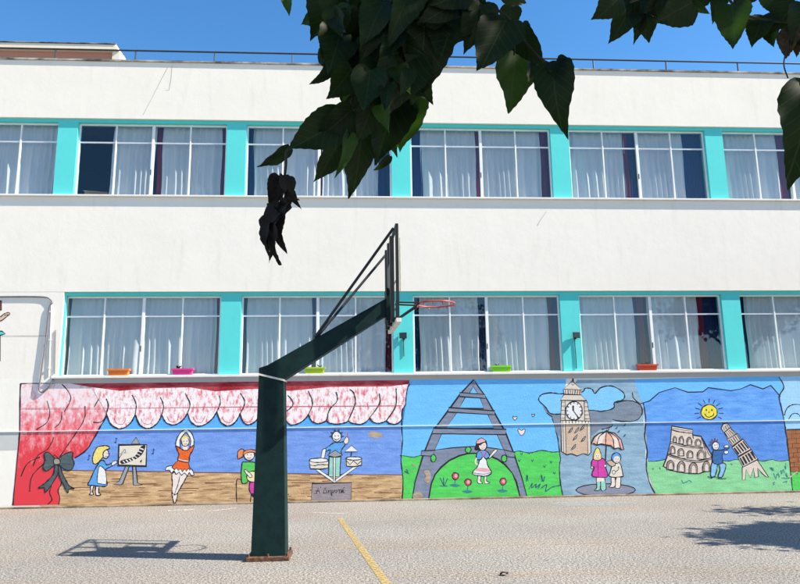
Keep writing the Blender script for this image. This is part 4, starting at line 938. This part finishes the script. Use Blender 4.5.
LEFT = [(284,-12,290,15,12),(336,10,300,24,24),(347,6,322,64,42),(336,62,312,87,13),(352,68,330,99,32),(342,120,287,152,40),(289,147,258,171,13),
 (339,142,316,183,25),(362,126,356,197,34),(398,88,376,165,48),(390,156,374,173,8),(408,68,433,102,28),(456,6,441,63,50),(482,2,468,48,34),
 (506,20,480,70,44),(518,28,541,63,26),(516,48,510,113,40),(553,63,556,124,38),(556,60,571,92,20),(510,6,510,32,20),(503,-7,529,4,16),(531,62,529,82,9),
 (372,70,352,128,44),(410,95,400,152,40),(425,20,420,95,52),(385,10,372,80,56),(365,100,342,150,36),(352,110,318,140,30),(405,40,388,118,54),(330,-8,318,36,36),(440,-6,426,60,50),
 (350,132,343,172,14),(470,-10,486,30,26)]
for k, (x0,y0,x1,y1,wd) in enumerate(LEFT): put_leaf(x0,y0,x1,y1,wd, 1.95+.25*rnd.random(), LV[k % NL], BO[0], dz=rnd.uniform(-.04,.04))
for (x0,y0,x1,y1,wd) in [(279,175,271,207,18),(284,175,293,211,14),(288,186,298,207,10),(281,203,268,234,20),(275,214,266,260,17),(276,224,281,252,12),(268,222,261,246,9),(284,198,278,226,12),(279,190,270,208,12),(286,192,296,202,7),(272,232,262,252,9),(277,206,284,232,9),(270,238,273,260,7),(278,212,264,226,10),(282,180,276,196,10)]:
    put_leaf(x0,y0,x1,y1,wd, 2.02+.04*rnd.random(), rnd.choice(LD), BO[0], tilt=rnd.uniform(-.9,.9))
mass = [(318,8),(330,50),(345,88),(352,115),(372,130),(398,118),(408,85),(430,45),(455,22),(462,2)]
def inside(x, y, poly):
    c = False; j = len(poly)-1
    for i in range(len(poly)):
        xi, yi = poly[i]; xj, yj = poly[j]
        if (yi > y) != (yj > y) and x < (xj-xi)*(y-yi)/(yj-yi)+xi: c = not c
        j = i
    return c
cnt = 0
while cnt < 150:
    x, y = rnd.uniform(300, 470), rnd.uniform(-12, 135)
    if not inside(x, max(y, 3), mass): continue
    a = rnd.gauss(1.65, .55); L = rnd.uniform(22, 46)
    dx, dy = L*math.cos(a)*.5, L*math.sin(a)*.5
    put_leaf(x-dx, y-dy, x+dx, y+dy, L*rnd.uniform(.6, .9), rnd.uniform(1.9, 2.6), LV[cnt % NL], BO[0], dz=rnd.uniform(-.08,.08)); cnt += 1
RIGHT = [(634,2,611,43,26),(640,0,648,35,32),(645,0,637,38,18),(692,2,655,23,32),(676,-4,640,14,30),(620,-4,598,20,28),(690,2,710,14,9),(732,4,735,47,29),(722,-6,712,16,15),(749,-8,735,9,18),
 (763,15,752,47,22),(768,17,776,48,17),(796,0,775,30,28),(806,4,795,46,26),(668,-8,690,10,26),(812,84,797,173,50),(800,14,782,36,18),(640,-10,612,8,26),(700,-10,675,12,28),(770,-10,778,14,18)]
for k, (x0,y0,x1,y1,wd) in enumerate(RIGHT): put_leaf(x0,y0,x1,y1,wd, 1.95+.2*rnd.random(), LV[(k*3) % NL], BO[1], tilt=rnd.uniform(-.3,.3))
for q in ((790,29,787,55,19),(799,32,797,54,12)): put_leaf(*q, 2.0, LB, BO[1], tilt=.2)
# twigs that carry the leaves
def twig(pix, Y, r, parent): MB().tube(smooth_path([Vector(at(x, y, Y))-TB for x, y in pix], 4), r, 5).build('twig', M['bark'], parent, smooth=True)
twig([(372,-30),(365,40),(352,100),(335,135),(310,146),(288,149),(286,165),(283,190),(276,225),(270,250)], 2.05, .0045, BO[0])
twig([(372,-30),(375,40),(380,90),(372,130)], 2.1, .006, BO[0]); twig([(430,-30),(470,-5),(505,15),(520,35),(540,58),(556,66)], 2.05, .0045, BO[0])
twig([(505,15),(514,40),(514,55)], 2.05, .003, BO[0]); twig([(372,-30),(400,20),(420,60),(428,85)], 2.1, .004, BO[0])
twig([(840,40),(800,24),(768,20),(742,13),(725,-4),(700,-14)], 2.03, .0045, BO[1]); twig([(700,-14),(660,-8),(630,2)], 2.03, .004, BO[1])
twig([(790,40),(785,55),(784,66),(788,78)], 2.0, .0022, BO[1]); twig([(830,30),(822,60),(812,88)], 2.0, .003, BO[1])
# the rest of the crown, above and beside the view
def crown(cells, count, seed, base, keep, size=(.10,.17)):
    r = random.Random(seed); m = MB(); shp = [(0,0,0),(-.42,.25,.05),(-.36,.55,.03),(0,1,-.12),(.36,.55,.03),(.42,.25,.05),(0,.45,-.02)]
    tri = [(0,6,1),(1,6,2),(2,6,3),(3,6,4),(4,6,5),(5,6,0)]; tot = sum(c[1][0]*c[1][1]*c[1][2] for c in cells)
    for c, rr in cells:
        nn = int(count*rr[0]*rr[1]*rr[2]/tot); clumps = []
        for _ in range(max(6, nn//28)):
            while True:
                q = Vector((r.uniform(-1,1), r.uniform(-1,1), r.uniform(-1,1)))
                if .25 < q.length < 1: break
            clumps.append(Vector((c[0]+q.x*rr[0], c[1]+q.y*rr[1], c[2]+q.z*rr[2])))
        for _ in range(nn):
            k = r.choice(clumps); p = k + Vector((r.gauss(0,.20), r.gauss(0,.20), r.gauss(0,.15)))
            if not keep(p): continue
            L = r.uniform(*size); R3 = Matrix.Rotation(r.uniform(0,6.28),3,'Z') @ Matrix.Rotation(r.gauss(-.7,.5),3,'X') @ Matrix.Rotation(r.gauss(0,.4),3,'Y')
            m.add([p-base + R3 @ (Vector(v)*L) for v in shp], tri)
    return m
okp = lambda p: p.z > 1.9+.80*max(0, p.y) and (p.y < 3.2)
c1 = crown([((2.9,.9,5.0),(2.4,1.7,1.5)),((1.2,-1.6,5.0),(2.6,2.0,1.5)),((4.2,-1.4,4.6),(2.0,1.8,1.5)),((1.6,.9,4.2),(1.3,1.1,.8))], 9000, 11, TB, okp).build('crown', M['leaf'], T); c1['kind'] = 'stuff'
# stand-in tree out of view to the right, added to cast the yard's shade
TB2 = Vector((11.2, 7.6, 0))
T2 = empty('shadow_tree', TB2); tag(T2, 'unseen stand-in tree outside the right edge, added to shade the yard at lower right', 'tree')
MB().tube(smooth_path([Vector(q)-TB2 for q in ((11.2,7.6,0),(11.15,7.7,1.2),(11.2,7.8,2.4),(11.1,7.9,3.6),(11.0,8.0,4.8))], 4), [.16-.006*k for k in range(17)], 10).build('trunk', M['bark'], T2, smooth=True)
for p in (((11.2,7.8,2.6),(10.2,7.8,3.6),(9.5,7.7,4.2)), ((11.1,7.9,3.2),(11.8,8.6,4.3),(12.2,9.4,4.9))):
    MB().tube(smooth_path([Vector(q)-TB2 for q in p], 4), [.06-.005*k for k in range(9)], 7).build('branch', M['bark'], T2, smooth=True)
c2 = crown([((9.7,8.0,4.4),(1.1,.55,.6)),((11.2,7.9,4.8),(1.6,1.1,1.0)),((11.4,10.2,4.9),(1.3,.25,.5))], 8500, 12, TB2, lambda p: p.x > .75*p.y+1.2).build('crown', M['leaf'], T2); c2['kind'] = 'stuff'

# a dropped leaf on the ground
g = gnd(507, 576); dl = link('fallen_leaf', LD[0]); dl.location = g + Vector((0,0,.02)); dl.scale = (.07,.09,.09); dl.rotation_euler = (.1,.2,.8)
tag(dl, 'small dark dry leaf lying on the ground right of centre', 'leaf')
